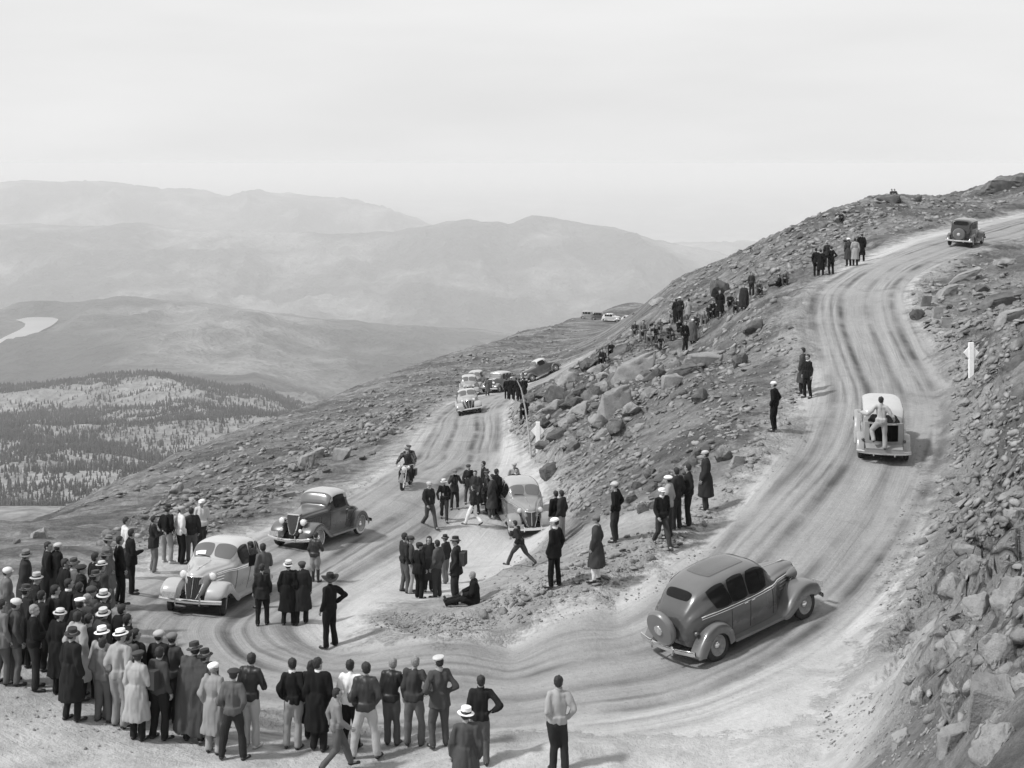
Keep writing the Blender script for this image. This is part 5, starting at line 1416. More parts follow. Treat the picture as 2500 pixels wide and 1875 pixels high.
def head_yaw(seed): return (0, .45, -.5, .2, -.25)[seed % 5]
def body_mesh(pose, seed):
    key = ('body', pose, seed)
    if key in CACHE: return CACHE[key]
    j = joints(pose, seed); h = np.array(j['hed']); P_ = []; fing = []
    P_ += [caps(j['pel'], .135, mid_(j['pel'], j['che'], .5), .120, .72), caps(mid_(j['pel'], j['che'], .4), .120, j['che'], .143, .70), caps(j['che'], .143, mid_(j['che'], j['nek'], .4), .12, .68),
           caps(j['shoL'], .042, j['shoR'], .042), caps(mid_(j['che'], j['nek'], .6), .065, mid_(j['nek'], j['hed'], .55), .052)]
    n0 = len(P_)
    P_ += [ell(h + np.array([0, -.008, .03]), (.076, .094, .098)), ell(h + np.array([0, .018, -.045]), (.058, .070, .065)), caps(h + np.array([0, .086, .012]), .010, h + np.array([0, .104, -.022]), .014),
           ell(h + np.array([.076, -.01, -.005]), (.012, .022, .032)), ell(h + np.array([-.076, -.01, -.005]), (.012, .022, .032)), ell(h + np.array([0, .076, -.055]), (.024, .010, .008)), ell(h + np.array([0, .082, .040]), (.05, .012, .012))]
    def turn_head(v):
        a = head_yaw(seed); v = np.array(v, float) - h; c, s_ = math.cos(a), math.sin(a)
        return np.stack([v[:, 0] * c - v[:, 1] * s_, v[:, 0] * s_ + v[:, 1] * c, v[:, 2]], -1) + h
    P_[n0:] = [(turn_head(v), f) for v, f in P_[n0:]]
    for n, s in (('L', -1), ('R', 1)):
        P_ += [caps(j['sho' + n], .040, j['elb' + n], .036), caps(j['elb' + n], .036, j['wri' + n], .026), caps(j['hip' + n], .076, j['kne' + n], .050), caps(j['kne' + n], .050, j['ank' + n], .040), caps(mid_(j['kne' + n], j['ank' + n], .2), .050, mid_(j['kne' + n], j['ank' + n], .55), .042),
               caps(j['ank' + n], .042, j['toe' + n], .034, .8)]
        a, b = hand_parts(j['wri' + n], j['elb' + n], s); P_ += a; fing += b
    me = remesh('person', P_, .0135, 3)
    # fingers join the palm in the same mesh; eyes are dark facets
    bm = bmesh.new(); bm.from_mesh(me)
    v, f = bm_join(fing); vs = [bm.verts.new(c) for c in v]
    for q in f:
        try: bm.faces.new([vs[i] for i in q]).smooth = True
        except ValueError: pass
    for sx in (-1, 1):
        v, f = ell(h + np.array([.030 * sx, .083, .018]), (.013, .008, .008)); v = turn_head(v); vs = [bm.verts.new(c) for c in v]
        for q in f:
            try: ff = bm.faces.new([vs[i] for i in q]); ff.material_index = 1
            except ValueError: pass
    bm.to_mesh(me); bm.free()
    me.materials.append(SKIN); me.materials.append(mat('eye_dark', .03, .4))
    CACHE[key] = me; return me

def top_mesh(pose, style, seed):
    key = ('top', pose, style, seed)
    if key in CACHE: return CACHE[key]
    j = joints(pose, seed); g = {'sweater': .020, 'shirt': .016, 'jacket': .022, 'suit': .022, 'coat': .034, 'cape': .05, 'vest': .018, 'dress': .016}[style]
    P_ = [caps(j['pel'], .132 + g * .6, mid_(j['pel'], j['che'], .5), .122 + g, .80), caps(mid_(j['pel'], j['che'], .4), .122 + g, j['che'], .148 + g, .76), caps(j['che'], .148 + g, mid_(j['che'], j['nek'], .35), .128 + g, .76),
          caps(j['shoL'], .052 + g, j['shoR'], .052 + g), caps(mid_(j['che'], j['nek'], .7), .08, mid_(j['che'], j['nek'], 1.0), .062)]
    low = pose in ('sit', 'sitlow', 'sitlegs', 'ride')
    for n in 'LR':
        ew = mid_(j['elb' + n], j['wri' + n], .97)
        if style == 'cape': continue
        if style == 'vest': ew = mid_(j['elb' + n], j['wri' + n], .05)
        P_ += [caps(j['sho' + n], .052 + g, j['elb' + n], .043 + g), caps(j['elb' + n], .043 + g, ew, .032 + g * .8)]
    px, py, pz = j['pel']
    if not low:
        if style in ('jacket', 'sweater', 'vest', 'shirt'): P_ += [skirt([(px, py, pz + .10, .165 + g, .125 + g), (px, py, pz + .02, .170 + g * .7, .130 + g * .7), (px, py, pz - .04, .168 + g * .4, .130 + g * .4)])]
        elif style == 'suit': P_ += [skirt([(px, py, pz + .14, .160 + g, .12 + g), (px, py, pz, .180 + g, .140 + g), (px, py - .005, pz - .16, .200 + g, .155 + g)], fold=.015, seed=seed)]
        elif style in ('coat', 'dress'): P_ += [skirt([(px, py, pz + .16, .155 + g, .115 + g), (px, py, pz, .185 + g, .150 + g), (px, py - .005, pz - .25, .205 + g, .175 + g), (px, py - .01, pz - .52, .235 + g, .20 + g)], fold=.035, seed=seed)]
        elif style == 'longcoat': pass
        elif style == 'cape': P_ += [skirt([(0, -.01, 1.47, .13, .10), (0, -.01, 1.40, .26, .17), (0, -.01, 1.15, .31, .23), (0, 0, .8, .33, .26), (0, 0, .22, .37, .29)], fold=.05, seed=seed)]
    else:
        if style in ('coat', 'cape', 'suit', 'dress') and pose != 'ride':
            P_ += [caps(j['hipL'], .13, mid_(j['hipL'], j['kneL'], .8), .11), caps(j['hipR'], .13, mid_(j['hipR'], j['kneR'], .8), .11)]
        if style == 'cape':
            P_ += [caps(j['shoL'], .10, j['elbL'], .10), caps(j['shoR'], .10, j['elbR'], .10), caps(j['elbL'], .10, j['elbR'], .10)]
    me = remesh(style, P_, .019, 4, .042 if style != 'cape' else .05, seed * 3 + hash_s(style), (12, 9, 3.2))
    CACHE[key] = me; return me

def leg_mesh(pose, style, seed):
    key = ('leg', pose, style, seed)
    if key in CACHE: return CACHE[key]
    j = joints(pose, seed); P_ = []
    w_ = {'wide': .062, 'slim': .048, 'breeches': .085}[style]
    P_ += [caps((j['pel'][0], j['pel'][1], j['pel'][2] + .04), .142, (j['pel'][0], j['pel'][1], j['pel'][2] - .03), .146, .82)]
    for n in 'LR':
        k, a = j['kne' + n], j['ank' + n]
        P_ += [caps(j['hip' + n], .102, mid_(j['hip' + n], k, .6), .09 if style != 'breeches' else .11), caps(mid_(j['hip' + n], k, .6), .088 if style != 'breeches' else .105, k, .074)]
        if style == 'breeches': P_ += [caps(k, .07, mid_(k, a, .2), .058)]
        else: P_ += [caps(k, .074, mid_(k, a, .95), w_ + .008)]
    me = remesh('trousers', P_, .019, 3, .024, seed + 5, (9, 8, 5))
    CACHE[key] = me; return me

def shoe_mesh(pose, seed, boots=False, side='L'):
    key = ('shoe', pose, seed, boots, side)
    if key in CACHE: return CACHE[key]
    j = joints(pose, seed); P_ = []
    for n in side:
        a, t = np.array(j['ank' + n]), np.array(j['toe' + n])
        P_ += [caps(a - (t - a) * .2 - np.array([0, 0, .03]), .042, t, .042, .9), caps(a, .050, a - np.array([0, 0, .03]), .046)]
        if boots: P_ += [caps(mid_(j['kne' + n], j['ank' + n], .12), .064, a, .050)]
    me = remesh('shoes', P_, .016, 2); CACHE[key] = me; return me

def hat_mesh(kind):
    key = ('hat', kind)
    if key in CACHE: return CACHE[key]
    if kind == 'fedora':   # origin at head centre
        parts = [lathe([(.085, .045), (.145, .035), (.150, .042), (.09, .056), (.092, .10), (.086, .150), (.055, .160), (.002, .145)], 24, 'z')]
    elif kind == 'boater':
        parts = [lathe([(.08, .058), (.140, .056), (.140, .066), (.088, .068), (.086, .135), (.078, .142), (.002, .145)], 24, 'z')]
    elif kind == 'cowboy':
        v, f = lathe([(.085, .045), (.15, .040), (.205, .045), (.21, .052), (.15, .052), (.095, .058), (.094, .12), (.082, .175), (.045, .18), (.002, .150)], 28, 'z')
        v = np.array(v); rr = np.hypot(v[:, 0], v[:, 1]); v[:, 2] += np.where(rr > .1, (np.abs(v[:, 0]) / .2) ** 2 * .055 - (np.abs(v[:, 1]) / .2) ** 2 * .02, 0)
        parts = [(v, f)]
    elif kind == 'cap':
        parts = [lathe([(.090, .020), (.104, .045), (.114, .075), (.104, .100), (.07, .122), (.03, .132), (.002, .134)], 22, 'z', (0, -.006, 0)), grid_mesh('', np.array([[(.075 * math.sin(a) * 1.0, .06 + .075 * math.cos(a) * k, .062 - .028 * (k - .3)) for a in np.linspace(-1.35, 1.35, 11)] for k in (.3, .7, 1.05)]))]
    elif kind == 'peaked':
        parts = [lathe([(.086, .04), (.088, .075), (.116, .100), (.112, .118), (.06, .134), (.002, .136)], 24, 'z'), grid_mesh('', np.array([[(.078 * math.sin(a), .055 + .09 * math.cos(a) * k, .045 - .04 * (k - .3)) for a in np.linspace(-1.3, 1.3, 11)] for k in (.3, .7, 1.0)]))]
    elif kind == 'beret':
        parts = [lathe([(.088, .035), (.12, .065), (.125, .085), (.09, .115), (.002, .128)], 22, 'z', (.01, -.01, 0))]
    me = finish('hat', parts, True, 60); CACHE[key] = me; return me
def band_mesh(kind):
    key = ('band', kind)
    if key in CACHE: return CACHE[key]
    me = finish('hat_band', [lathe([(.0935, .058), (.0945, .085)] if kind != 'boater' else [(.0885, .069), (.088, .098)], 22, 'z')]); CACHE[key] = me; return me
def hair_mesh(kind):
    key = ('hair', kind)
    if key in CACHE: return CACHE[key]
    P_ = [ell((0, -.022, .045), (.086, .098, .092)), ell((0, -.045, .005), (.080, .065, .075))]
    if kind == 'long': P_ += [ell((0, -.05, -.03), (.098, .07, .10)), ell((.07, -.02, -.02), (.03, .05, .08)), ell((-.07, -.02, -.02), (.03, .05, .08))]
    v, f = bm_join(P_); me = remesh('hair', [(v, f)], .010, 3, .010, 5, (30, 30, 30))
    # keep the face clear
    n = len(me.vertices); co = np.empty(n * 3); me.vertices.foreach_get('co', co); co = co.reshape(-1, 3)
    k = (co[:, 1] > .02) & (co[:, 2] < .075); co[k, 1] = .02 + (co[k, 1] - .02) * .15
    me.vertices.foreach_set('co', co.ravel()); me.update(); CACHE[key] = me; return me
def collar_mesh(pose, seed):
    key = ('collar', pose, seed)
    if key in CACHE: return CACHE[key]
    j = joints(pose, seed); a = np.array(mid_(j['nek'], j['hed'], .12)); d = np.array(j['hed']) - np.array(j['nek']); 
    v, f = lathe([(.070, -.030), (.072, .018), (.066, .030), (.060, .02)], 20, 'z'); v = np.array(v) + a + np.array([0, 0, -.0])
    me = finish('collar', [(v, f)]); CACHE[key] = me; return me

def person(label, pose='stand', top='jacket', tg=.03, lg=.05, hat=None, hg=.5, seed=None, legs='wide', hair='d', collar=None, boots=False, group=None, prop=None, band=True, shoes=None, turn=0):
    pz = pose
    if seed is None: seed = random.randrange(5 if pose == "stand" else 3)
    root = link('person', body_mesh(pz, seed), None, None); tag(root, label, 'person', group)
    tm = leather(tg) if top == 'jacket' and tg < .05 and seed == 1 else cloth(tg)
    nm = {'cape': 'cape', 'dress': 'dress', 'vest': 'vest'}.get(top, top)
    link(nm, top_mesh(pz, top, seed), root, tm)
    link('trousers' if legs != 'breeches' else 'breeches', leg_mesh(pz, legs, seed), root, cloth(lg))
    for sd_s in 'LR': link('boot' if boots else 'shoe', shoe_mesh(pz, seed, boots, sd_s), root, SHOE if shoes is None else mat('shoe_%03d' % int(shoes * 1000), shoes, .6))
    h = joints(pz, seed)['hed']
    hk = 'long' if hair == 'w' else 'short'
    hh = link('hair', hair_mesh(hk), root, HAIRG if hair == 'l' else HAIR, h); 
    hh.rotation_euler = (0, 0, head_yaw(seed))
    if hat: hh.scale = (.97, .97, .82)
    if hat:
        ho = link('hat' if hat in ('fedora', 'boater', 'cowboy') else 'cap' if hat != 'beret' else 'beret', hat_mesh(hat), root, mat('felt_%03d' % int(hg * 1000), hg, .9, .1, 20), h)
        ho.rotation_euler = (R(random.uniform(-9, 7)), R(random.uniform(-9, 9)), head_yaw(seed))
        if hat in ('fedora', 'boater', 'cowboy'): link('hat_band', band_mesh(hat), ho, cloth(.02 if hg > .1 else .3))
    if collar is not None: link('collar', collar_mesh(pz, seed), root, cloth(collar))
    if prop:
        j = joints(pz, seed); w_ = Vector(j['wriR'])
        if prop == 'paper': link('paper', finish('paper', [boxp((0, 0, 0), (.20, .01, .26))], False), root, mat('paper', .8, .8), w_ + Vector((0, .10, .0))).rotation_euler = (R(-40), 0, .3)
        if prop == 'bag': link('knapsack', finish('knapsack', [boxp((0, 0, 0), (.30, .14, .34))], False), root, cloth(.05), Vector((0, -.20, 1.22)))
        if prop == 'board': link('clipboard', finish('clipboard', [boxp((0, 0, 0), (.42, .015, .30))], False), root, cloth(.02), w_ + Vector((-.1, .08, .06)))
        if prop == 'camera': link('camera_held', finish('camera_held', [boxp((0, 0, 0), (.15, .07, .10)), lathe([(.03, 0), (.03, .06), (.002, .06)], 12, 'y')], False), root, BLACK, Vector((0, .32, 1.56)))
        if prop == 'hat': link('held_hat', hat_mesh('fedora'), root, mat('felt_300', .3, .9, .1, 20), w_ + Vector((.02, .10, -.06))).rotation_euler = (R(70), 0, 0)
    return root

def put_person(root, u, vt, vb, face, pose, hat, size=None, onobj=None):
    """u, vt: pixel of the crown; vb: pixel of the feet, or None when they are hidden; face: 0 away, 90 right, 180 towards us, -90 left"""
    H = {'sit': 1.19, 'sitlow': .97, 'sitlegs': .97, 'stride': 1.66}.get(pose, 1.75) + (.03 if hat else 0)
    if vb is not None:
        p = hit(u, vb)
        s = (vb - vt) / FPX * p.y / H
        lim = (.86, 1.16) if pose not in ('sit', 'sitlow', 'sitlegs') else (.8, 1.2)
        s = min(max(s, lim[0]), lim[1]) if size is None else size
    else:
        s = size or random.uniform(.97, 1.03)
        p = hit(u, vt, H * s)
    root.location = p + Vector((0, 0, -.015)); root.scale = (s, s, s); root.rotation_euler = (0, 0, R(-face + random.uniform(-6, 6)))
    return p
# ================================================================ EVERYONE IN THE PICTURE
G1, G2, G3, G4, G5, G6 = 'crowd on the outside of the bend', 'row of onlookers with backs turned', 'knots of people inside the hairpin', 'people round the stopped sedan', 'onlookers along the bank between the roads', 'spectators on the upper slope'
# u, v crown, v feet, facing, pose, top, top grey, trouser grey, hat, hat grey, extras, group, label
Q = [
 (714,1605,1828,5,'pockets','sweater',.015,.28,None,0,dict(collar=.7,seed=1),G2,'man in black sweater with white collar and pale trousers, left end of the back row'),
 (778,1604,1832,5,'stand','coat',.013,.02,None,0,dict(collar=.7,seed=2),G2,'man in long black coat with white collar standing beside the black sweater man'),
 (762,1611,None,0,'stand','coat',.02,.02,None,0,dict(hair='w',size=.88),G2,'dark haired person almost hidden in front of the long black coat'),
 (856,1609,1829,4,'pockets','shirt',.75,.015,None,0,dict(),G2,'man in white shirt and black trousers in the back row'),
 (892,1615,1853,-6,'apart','jacket',.035,.42,None,0,dict(seed=1),G2,'man in dark leather jacket and white trousers in the back row'),
 (957,1604,1820,8,'hold','jacket',.015,.10,None,0,dict(hair='l',prop='paper'),G2,'fair haired man in black jacket reading a sheet of paper'),
 (1012,1600,1822,6,'onehip','shirt',.05,.13,None,0,dict(hair='l',prop='paper'),G2,'light haired man in dark shirt with papers at his right hip'),
 (1072,1597,1824,-14,'hips','suit',.07,.08,'peaked',.5,dict(collar=.35),G2,'man in light topped cap with hands on hips at the row\'s right end'),
 (1174,1647,1868,-8,'onehip','jacket',.02,.10,None,0,dict(collar=.02),G2,'man in dark jacket and scarf with one elbow out, right of the row'),
 (1137,1723,None,0,'stand','coat',.07,.08,'fedora',.8,dict(),G2,'figure in pale fedora cut off by the bottom edge'),
 (1364,1648,1885,-12,'pockets','shirt',.34,.03,None,0,dict(seed=2,collar=.3),None,'lone man in light shirt and dark trousers standing at the bottom centre'),
 (822,1682,1880,70,'walk','jacket',.20,.10,None,0,dict(hair='d'),None,'man in light jacket striding right in front of the back row'),
 (612,1592,1826,14,'hold','jacket',.014,.38,None,0,dict(shoes=.6),G2,'man in black jacket, pale trousers and white shoes behind the bend'),
 (568,1627,1855,4,'apart','jacket',.11,.03,'beret',.03,dict(),G2,'man in grey jacket and beret with legs planted apart'),
 (522,1613,1839,16,'pockets','coat',.26,.34,'cap',.85,dict(hair='l'),G2,'figure in white cap and pale coat next to the caped couple'),
 (474,1565,1808,10,'stand','cape',.07,.03,'fedora',.04,dict(seed=1),G1,'taller one of the couple wrapped in a long blanket cape'),
 (502,1583,1815,14,'stand','cape',.055,.03,'fedora',.02,dict(seed=2,shoes=.6),G1,'shorter one of the caped couple, in a dark hat'),
 (388,1577,1806,30,'stand','jacket',.06,.02,None,0,dict(seed=1,prop='bag'),G1,'man in dark jacket with a knapsack beside the caped couple'),
 (335,1583,1808,24,'hold','coat',.36,.02,'beret',.05,dict(prop='hat'),G1,'woman in belted pale raincoat and beret holding a hat'),
 (252,1556,1762,20,'pockets','jacket',.15,.11,None,0,dict(),G1,'boy in grey jacket and trousers in front of the pale fedora'),
 (249,1527,None,20,'stand','shirt',.30,.1,'fedora',.85,dict(),G1,'man in bright white fedora, head above the grey jacketed boy'),
 (293,1532,1775,24,'pockets','jacket',.33,.26,'boater',.85,dict(),G1,'man in white hat with pale jacket and pale trousers'),
 (314,1538,None,24,'stand','jacket',.08,.05,None,0,dict(),G1,'dark haired man close to the right shoulder of the pale jacketed man'),
 (332,1534,None,30,'stand','coat',.015,.02,None,0,dict(),G1,'man in black coat standing behind the beret woman'),
 (388,1534,None,26,'stand','coat',.02,.02,'cap',.4,dict(),G1,'figure in mottled light cap and black coat'),
 (420,1540,1762,20,'fold','jacket',.05,.02,'cap',.16,dict(seed=1,collar=.03),G1,'man in grey cap and dark leather jacket facing the road'),
 (190,1491,1710,30,'pockets','coat',.33,.015,None,0,dict(),G1,'man with dark hair in long pale belted raincoat'),
 (146,1483,1697,26,'stand','coat',.012,.012,'boater',.55,dict(seed=2),G1,'man in straw boater and long black coat at the crowd\'s near side'),
 (83,1475,1684,70,'hold','jacket',.014,.03,None,0,dict(hair='l',prop='paper'),G1,'man in black jacket showing a white paper at his side'),
 (36,1456,1670,40,'stand','suit',.07,.12,'cap',.55,dict(),G1,'blurred man in pale cap at the left edge'),
 (17,1381,None,60,'stand','coat',.14,.1,'cap',.6,dict(),G1,'man in white cap and grey coat, leftmost of the upper crowd'),
 (62,1340,None,70,'stand','coat',.035,.04,'fedora',.16,dict(),G1,'man in grey hat and dark overcoat looking right, back left of crowd'),
 (117,1322,None,60,'stand','coat',.02,.02,None,0,dict(),G1,'dark haired figure next to the mottled cap at the back of crowd'),
 (140,1321,None,50,'stand','coat',.012,.02,'cap',.45,dict(),G1,'figure in mottled pale cap at the back of the crowd'),
 (88,1396,None,60,'stand','coat',.02,.02,'fedora',.4,dict(),G1,'figure in light hat and black coat below the grey hatted man'),
 (160,1363,None,50,'stand','coat',.015,.02,None,0,dict(),G1,'black coated figure behind the one with light lapel'),
 (180,1361,None,50,'stand','coat',.12,.02,'fedora',.05,dict(collar=.5),G1,'person in dark hat and grey coat with pale lapel'),
 (198,1374,None,70,'stand','coat',.02,.02,'beret',.02,dict(),G1,'dark head turned right beside the pale lapel'),
 (135,1427,None,40,'stand','suit',.02,.02,None,0,dict(collar=.4),G1,'black suited man with a sliver of white collar, centre of the crowd'),
 (168,1412,None,50,'stand','suit',.013,.02,None,0,dict(collar=.8),G1,'black suited man with a wide white collar'),
 (193,1420,None,40,'stand','coat',.02,.02,None,0,dict(),G1,'dark haired man between white collar and mid grey hat'),
 (247,1367,None,40,'stand','coat',.05,.03,'boater',.55,dict(),G1,'man in boater with dark band near the back right of crowd'),
 (232,1347,None,60,'stand','coat',.012,.02,None,0,dict(),G1,'tall black coated man just behind the back boater'),
 (255,1340,None,60,'stand','coat',.10,.04,'fedora',.1,dict(),G1,'man in grey hat and grey coat left of the two black suits'),
 (263,1305,None,70,'stand','coat',.12,.05,'fedora',.2,dict(),G1,'furthest grey hatted man behind the left crowd'),
 (232,1390,None,70,'stand','coat',.035,.03,'fedora',.04,dict(),G1,'figure in a large dark hat under the back boater'),
 (223,1427,None,40,'stand','coat',.06,.03,'cap',.05,dict(),G1,'dark capped figure left of the tilted straw hat'),
 (252,1438,None,40,'stand','coat',.03,.03,'fedora',.55,dict(),G1,'man in tilted wide straw hat in the middle right of crowd'),
 (193,1456,None,30,'stand','suit',.02,.02,'peaked',.8,dict(),G1,'man in white peaked cap and dark suit in mid crowd'),
 (212,1448,None,40,'stand','coat',.05,.03,None,0,dict(hair='l'),G1,'grey haired head right behind the white peaked cap'),
 (238,1471,None,30,'stand','coat',.015,.02,None,0,dict(),G1,'dark haired man between the two straw hats'),
 (252,1482,None,30,'stand','coat',.05,.03,'fedora',.5,dict(),G1,'man in round straw hat, second in the column of pale hats'),
 (217,1497,None,30,'stand','suit',.05,.02,None,0,dict(collar=.3),G1,'dark jacketed man left of the round straw hat'),
 (299,1474,None,30,'stand','coat',.015,.02,None,0,dict(),G1,'dark figure in the gap between crowd and road'),
 (310,1497,None,60,'stand','coat',.02,.02,None,0,dict(collar=.7),G1,'short figure with white scarf in the gap beside the road'),
 (4,1462,None,40,'stand','suit',.15,.1,None,0,dict(),G1,'person half cut by the left picture edge'),
 (100,1440,None,40,'stand','coat',.02,.02,None,0,dict(),G1,'black coated back in the dark heart of the crowd'),
 (60,1425,None,40,'stand','coat',.025,.02,'fedora',.04,dict(),G1,'dark hatted figure in the shadowed left of the crowd'),
 (175,1530,None,30,'stand','coat',.02,.02,'fedora',.03,dict(),G1,'dark hatted figure wedged behind the pale raincoat'),
 (292,1308,1474,60,'stand','suit',.012,.012,None,0,dict(),G1,'black suited man at the crowd\'s right rear, nearer of two'),
 (320,1290,1449,70,'hold','suit',.014,.014,None,0,dict(),G1,'black suited man with hands raised, farther of two'),
 (308,1262,None,60,'stand','shirt',.6,.05,None,0,dict(),G1,'man in white shirt behind the two black suits'),
 (375,1258,1397,60,'fold','suit',.025,.14,None,0,dict(shoes=.5),G1,'man in dark jacket and grey trousers left of the grey sedan'),
 (408,1231,1374,20,'stand','sweater',.012,.26,'fedora',.02,dict(shoes=.6,collar=.2),G1,'tall man in black sweater and pale trousers left of the grey sedan'),
 (443,1232,1376,50,'pockets','shirt',.65,.012,'cap',.3,dict(),G1,'man in white shirt and black trousers left of the grey sedan'),
 (468,1238,None,-20,'stand','jacket',.03,.10,None,0,dict(),G1,'man in black jacket between white shirt and pale vest'),
 (492,1216,None,170,'stand','vest',.5,.03,'cap',.75,dict(),G1,'man in pale vest and white cap behind the grey sedan roof'),
 # inside of the hairpin, near the coupe
 (643,1325,None,-40,'hold','shirt',.10,.03,None,0,dict(prop='board'),G3,'man in checked shirt holding up a dark board'),
 (640,1375,1527,-4,'stand','suit',.025,.02,None,0,dict(),G3,'man in dark jacket with back turned beside the grey sedan'),
 (704,1366,1527,4,'stand','coat',.013,.02,'fedora',.55,dict(),G3,'man in pale hat and black overcoat beside the grey sedan'),
 (736,1367,1524,-8,'stand','coat',.025,.02,'cap',.06,dict(seed=1),G3,'man in dark cap and glossy long dark coat'),
 (770,1302,1421,10,'hold','jacket',.03,.25,None,0,dict(legs='breeches',boots=True),G3,'officer in dark tunic, pale breeches and tall boots by the coupe'),
 (806,1399,1581,-50,'onehip','shirt',.015,.014,'cowboy',.02,dict(),G3,'man in black cowboy hat with hand on hip, alone on the dirt'),
 (988,1300,1446,60,'stand','jacket',.03,.10,None,0,dict(),G3,'leftmost man of the knot, dark jacket and grey trousers'),
 (1002,1305,1448,70,'stand','jacket',.06,.36,'cap',.05,dict(),G3,'man in dark jacket and pale trousers in the left of the knot'),
 (1024,1321,1461,40,'stand','suit',.013,.013,'cap',.02,dict(),G3,'man all in black in the front of the knot'),
 (1046,1308,1444,160,'stand','coat',.035,.03,None,0,dict(hair='w'),G3,'person in dark clothes facing us at the back of the knot'),
 (1068,1317,1458,-60,'stand','jacket',.08,.05,None,0,dict(),G3,'man in mid grey jacket in the centre of the knot'),
 (1088,1312,1424,-60,'stand','jacket',.03,.14,'fedora',.02,dict(),G3,'dark hatted man at the far side of the knot'),
 (1113,1308,1474,-80,'stand','suit',.03,.04,'fedora',.02,dict(prop='bag'),G3,'dark hatted man with a knapsack right of the knot'),
 (1161,1395,1475,-90,'sitlegs','coat',.013,.013,None,0,dict(hair='l'),G3,'man in black sitting on the ground with legs stretched left'),
 (1048,1173,1290,150,'walk','jacket',.025,.07,'cap',.45,dict(collar=.5),G4,'man in cap walking toward us, left of the white hatted one'),
 (1084,1168,1271,170,'walk','sweater',.014,.035,'fedora',.7,dict(),G4,'man in white hat and black sweater walking toward us'),
 (1110,1144,1243,170,'camera','suit',.04,.03,'cap',.15,dict(prop='camera'),G4,'man raising a camera to his eye'),
 (1144,1131,1229,170,'stand','suit',.03,.10,'cap',.05,dict(collar=.5),G4,'dark suited man facing us next to the photographer'),
 (1161,1148,None,-150,'stand','coat',.035,.04,None,0,dict(),G4,'dark coated figure in the centre of the crowd by the stopped sedan'),
 (1180,1125,None,-100,'stand','jacket',.02,.03,None,0,dict(),G4,'tallest dark figure at the back of the group by the stopped sedan'),
 (1189,1144,None,-80,'stand','jacket',.03,.03,'fedora',.03,dict(),G4,'dark hatted figure behind the stopped sedan\'s onlookers'),
 (1201,1157,1265,-60,'stand','coat',.05,.09,None,0,dict(shoes=.5),G4,'person in dark grey coat near the sedan\'s left door'),
 (1213,1144,1258,40,'stand','coat',.012,.02,None,0,dict(),G4,'black coated man leaning at the sedan\'s left side'),
 (1156,1183,1283,-60,'walk','jacket',.025,.72,None,0,dict(),G4,'man in white trousers stepping left before the onlookers'),
 (1255,1127,None,170,'stand','shirt',.3,.05,'cap',.4,dict(),G4,'light capped man behind the stopped sedan'),
 (1260,1141,None,175,'stand','suit',.014,.02,None,0,dict(collar=.6),G4,'dark suited man with pale shirt right behind the sedan roof'),
 (1357,1197,None,-30,'stand','jacket',.012,.25,None,0,dict(),G4,'man in black bending at the right side of the stopped sedan'),
 (1371,1196,None,-60,'stand','jacket',.03,.25,None,0,dict(),G4,'second person at the right side of the stopped sedan'),
 (1355,1260,1434,-55,'stand','suit',.016,.012,'cap',.85,dict(collar=.6),G5,'man in white cap and black suit on the inside bank'),
 (1270,1297,1382,-70,'stride','jacket',.03,.07,None,0,dict(),G4,'boy striding left in front of the stopped sedan\'s bumper'),
 (1456,1255,1420,-70,'stand','coat',.05,.75,'cap',.14,dict(collar=.4,legs='slim'),G5,'man in dark knee length coat and white trousers'),
 (1502,1172,1322,-60,'pockets','sweater',.014,.035,'cap',.45,dict(),G5,'man in black sweater with light cap, hands in pockets'),
 (1616,1187,1336,165,'walk','jacket',.015,.05,'cap',.75,dict(collar=.7),G5,'man in white cap and open dark jacket walking down toward us'),
 (1632,1157,1315,-60,'stand','jacket',.30,.04,'beret',.75,dict(),G5,'person in white beret and pale jacket behind the walking man'),
 (1680,1131,1284,-80,'pockets','jacket',.02,.02,None,0,dict(),G5,'slim man in dark overalls looking down at the lower road'),
 (1723,1096,1245,-80,'stand','coat',.028,.05,'cap',.45,dict(),G5,'man in long dark overcoat and light cap on the inside bank'),
 (1652,1140,None,-40,'stand','jacket',.03,.03,None,0,dict(),G5,'dark figure close behind the white beret'),
 (1890,928,1052,-60,'pockets','jacket',.012,.012,'cap',.75,dict(),G6,'lone man in black with a white cap below the upper road'),
 (1960,848,960,-60,'stand','coat',.06,.03,None,0,dict(),G6,'man in dark grey coat, left of the pair at the road edge'),
 (1972,864,971,-120,'stand','suit',.013,.013,None,0,dict(collar=.7),G6,'man in black suit, right of the pair at the road edge'),
 (1651,729,789,0,'stand','coat',.014,.02,None,0,dict(),G6,'dark standing figure, left of the standing pair on the slope'),
 (1661,723,787,20,'stand','suit',.02,.02,'cap',.6,dict(),G6,'white capped standing figure of the pair on the slope'),
 (1681,742,780,0,'stand','dress',.32,.2,None,0,dict(hair='w'),G6,'woman in a pale dress among the slope spectators'),
 (1673,783,858,160,'stand','jacket',.015,.03,None,0,dict(),G6,'man in black standing with back to the pale slab'),
 (1691,777,838,170,'stand','cape',.10,.03,'cap',.6,dict(),G6,'figure in a long pale cape and light cap on the slope'),
 (1993,605,674,10,'stand','suit',.012,.012,None,0,dict(),G6,'leftmost black suited man of the four at the road\'s bend'),
 (2004,608,674,20,'stand','coat',.012,.012,None,0,dict(collar=.5),G6,'second black coated person of the four at the road\'s bend'),
 (2020,587,None,0,'stand','suit',.03,.03,'fedora',.4,dict(),G6,'light hatted man standing behind the other three at the bend'),
 (2029,600,671,-10,'hips','suit',.013,.013,None,0,dict(collar=.4),G6,'rightmost dark suited man of the four at the bend'),
 (2072,579,650,0,'stand','coat',.05,.02,'cap',.85,dict(),G6,'person in white cap and dark coat, left of the upper three'),
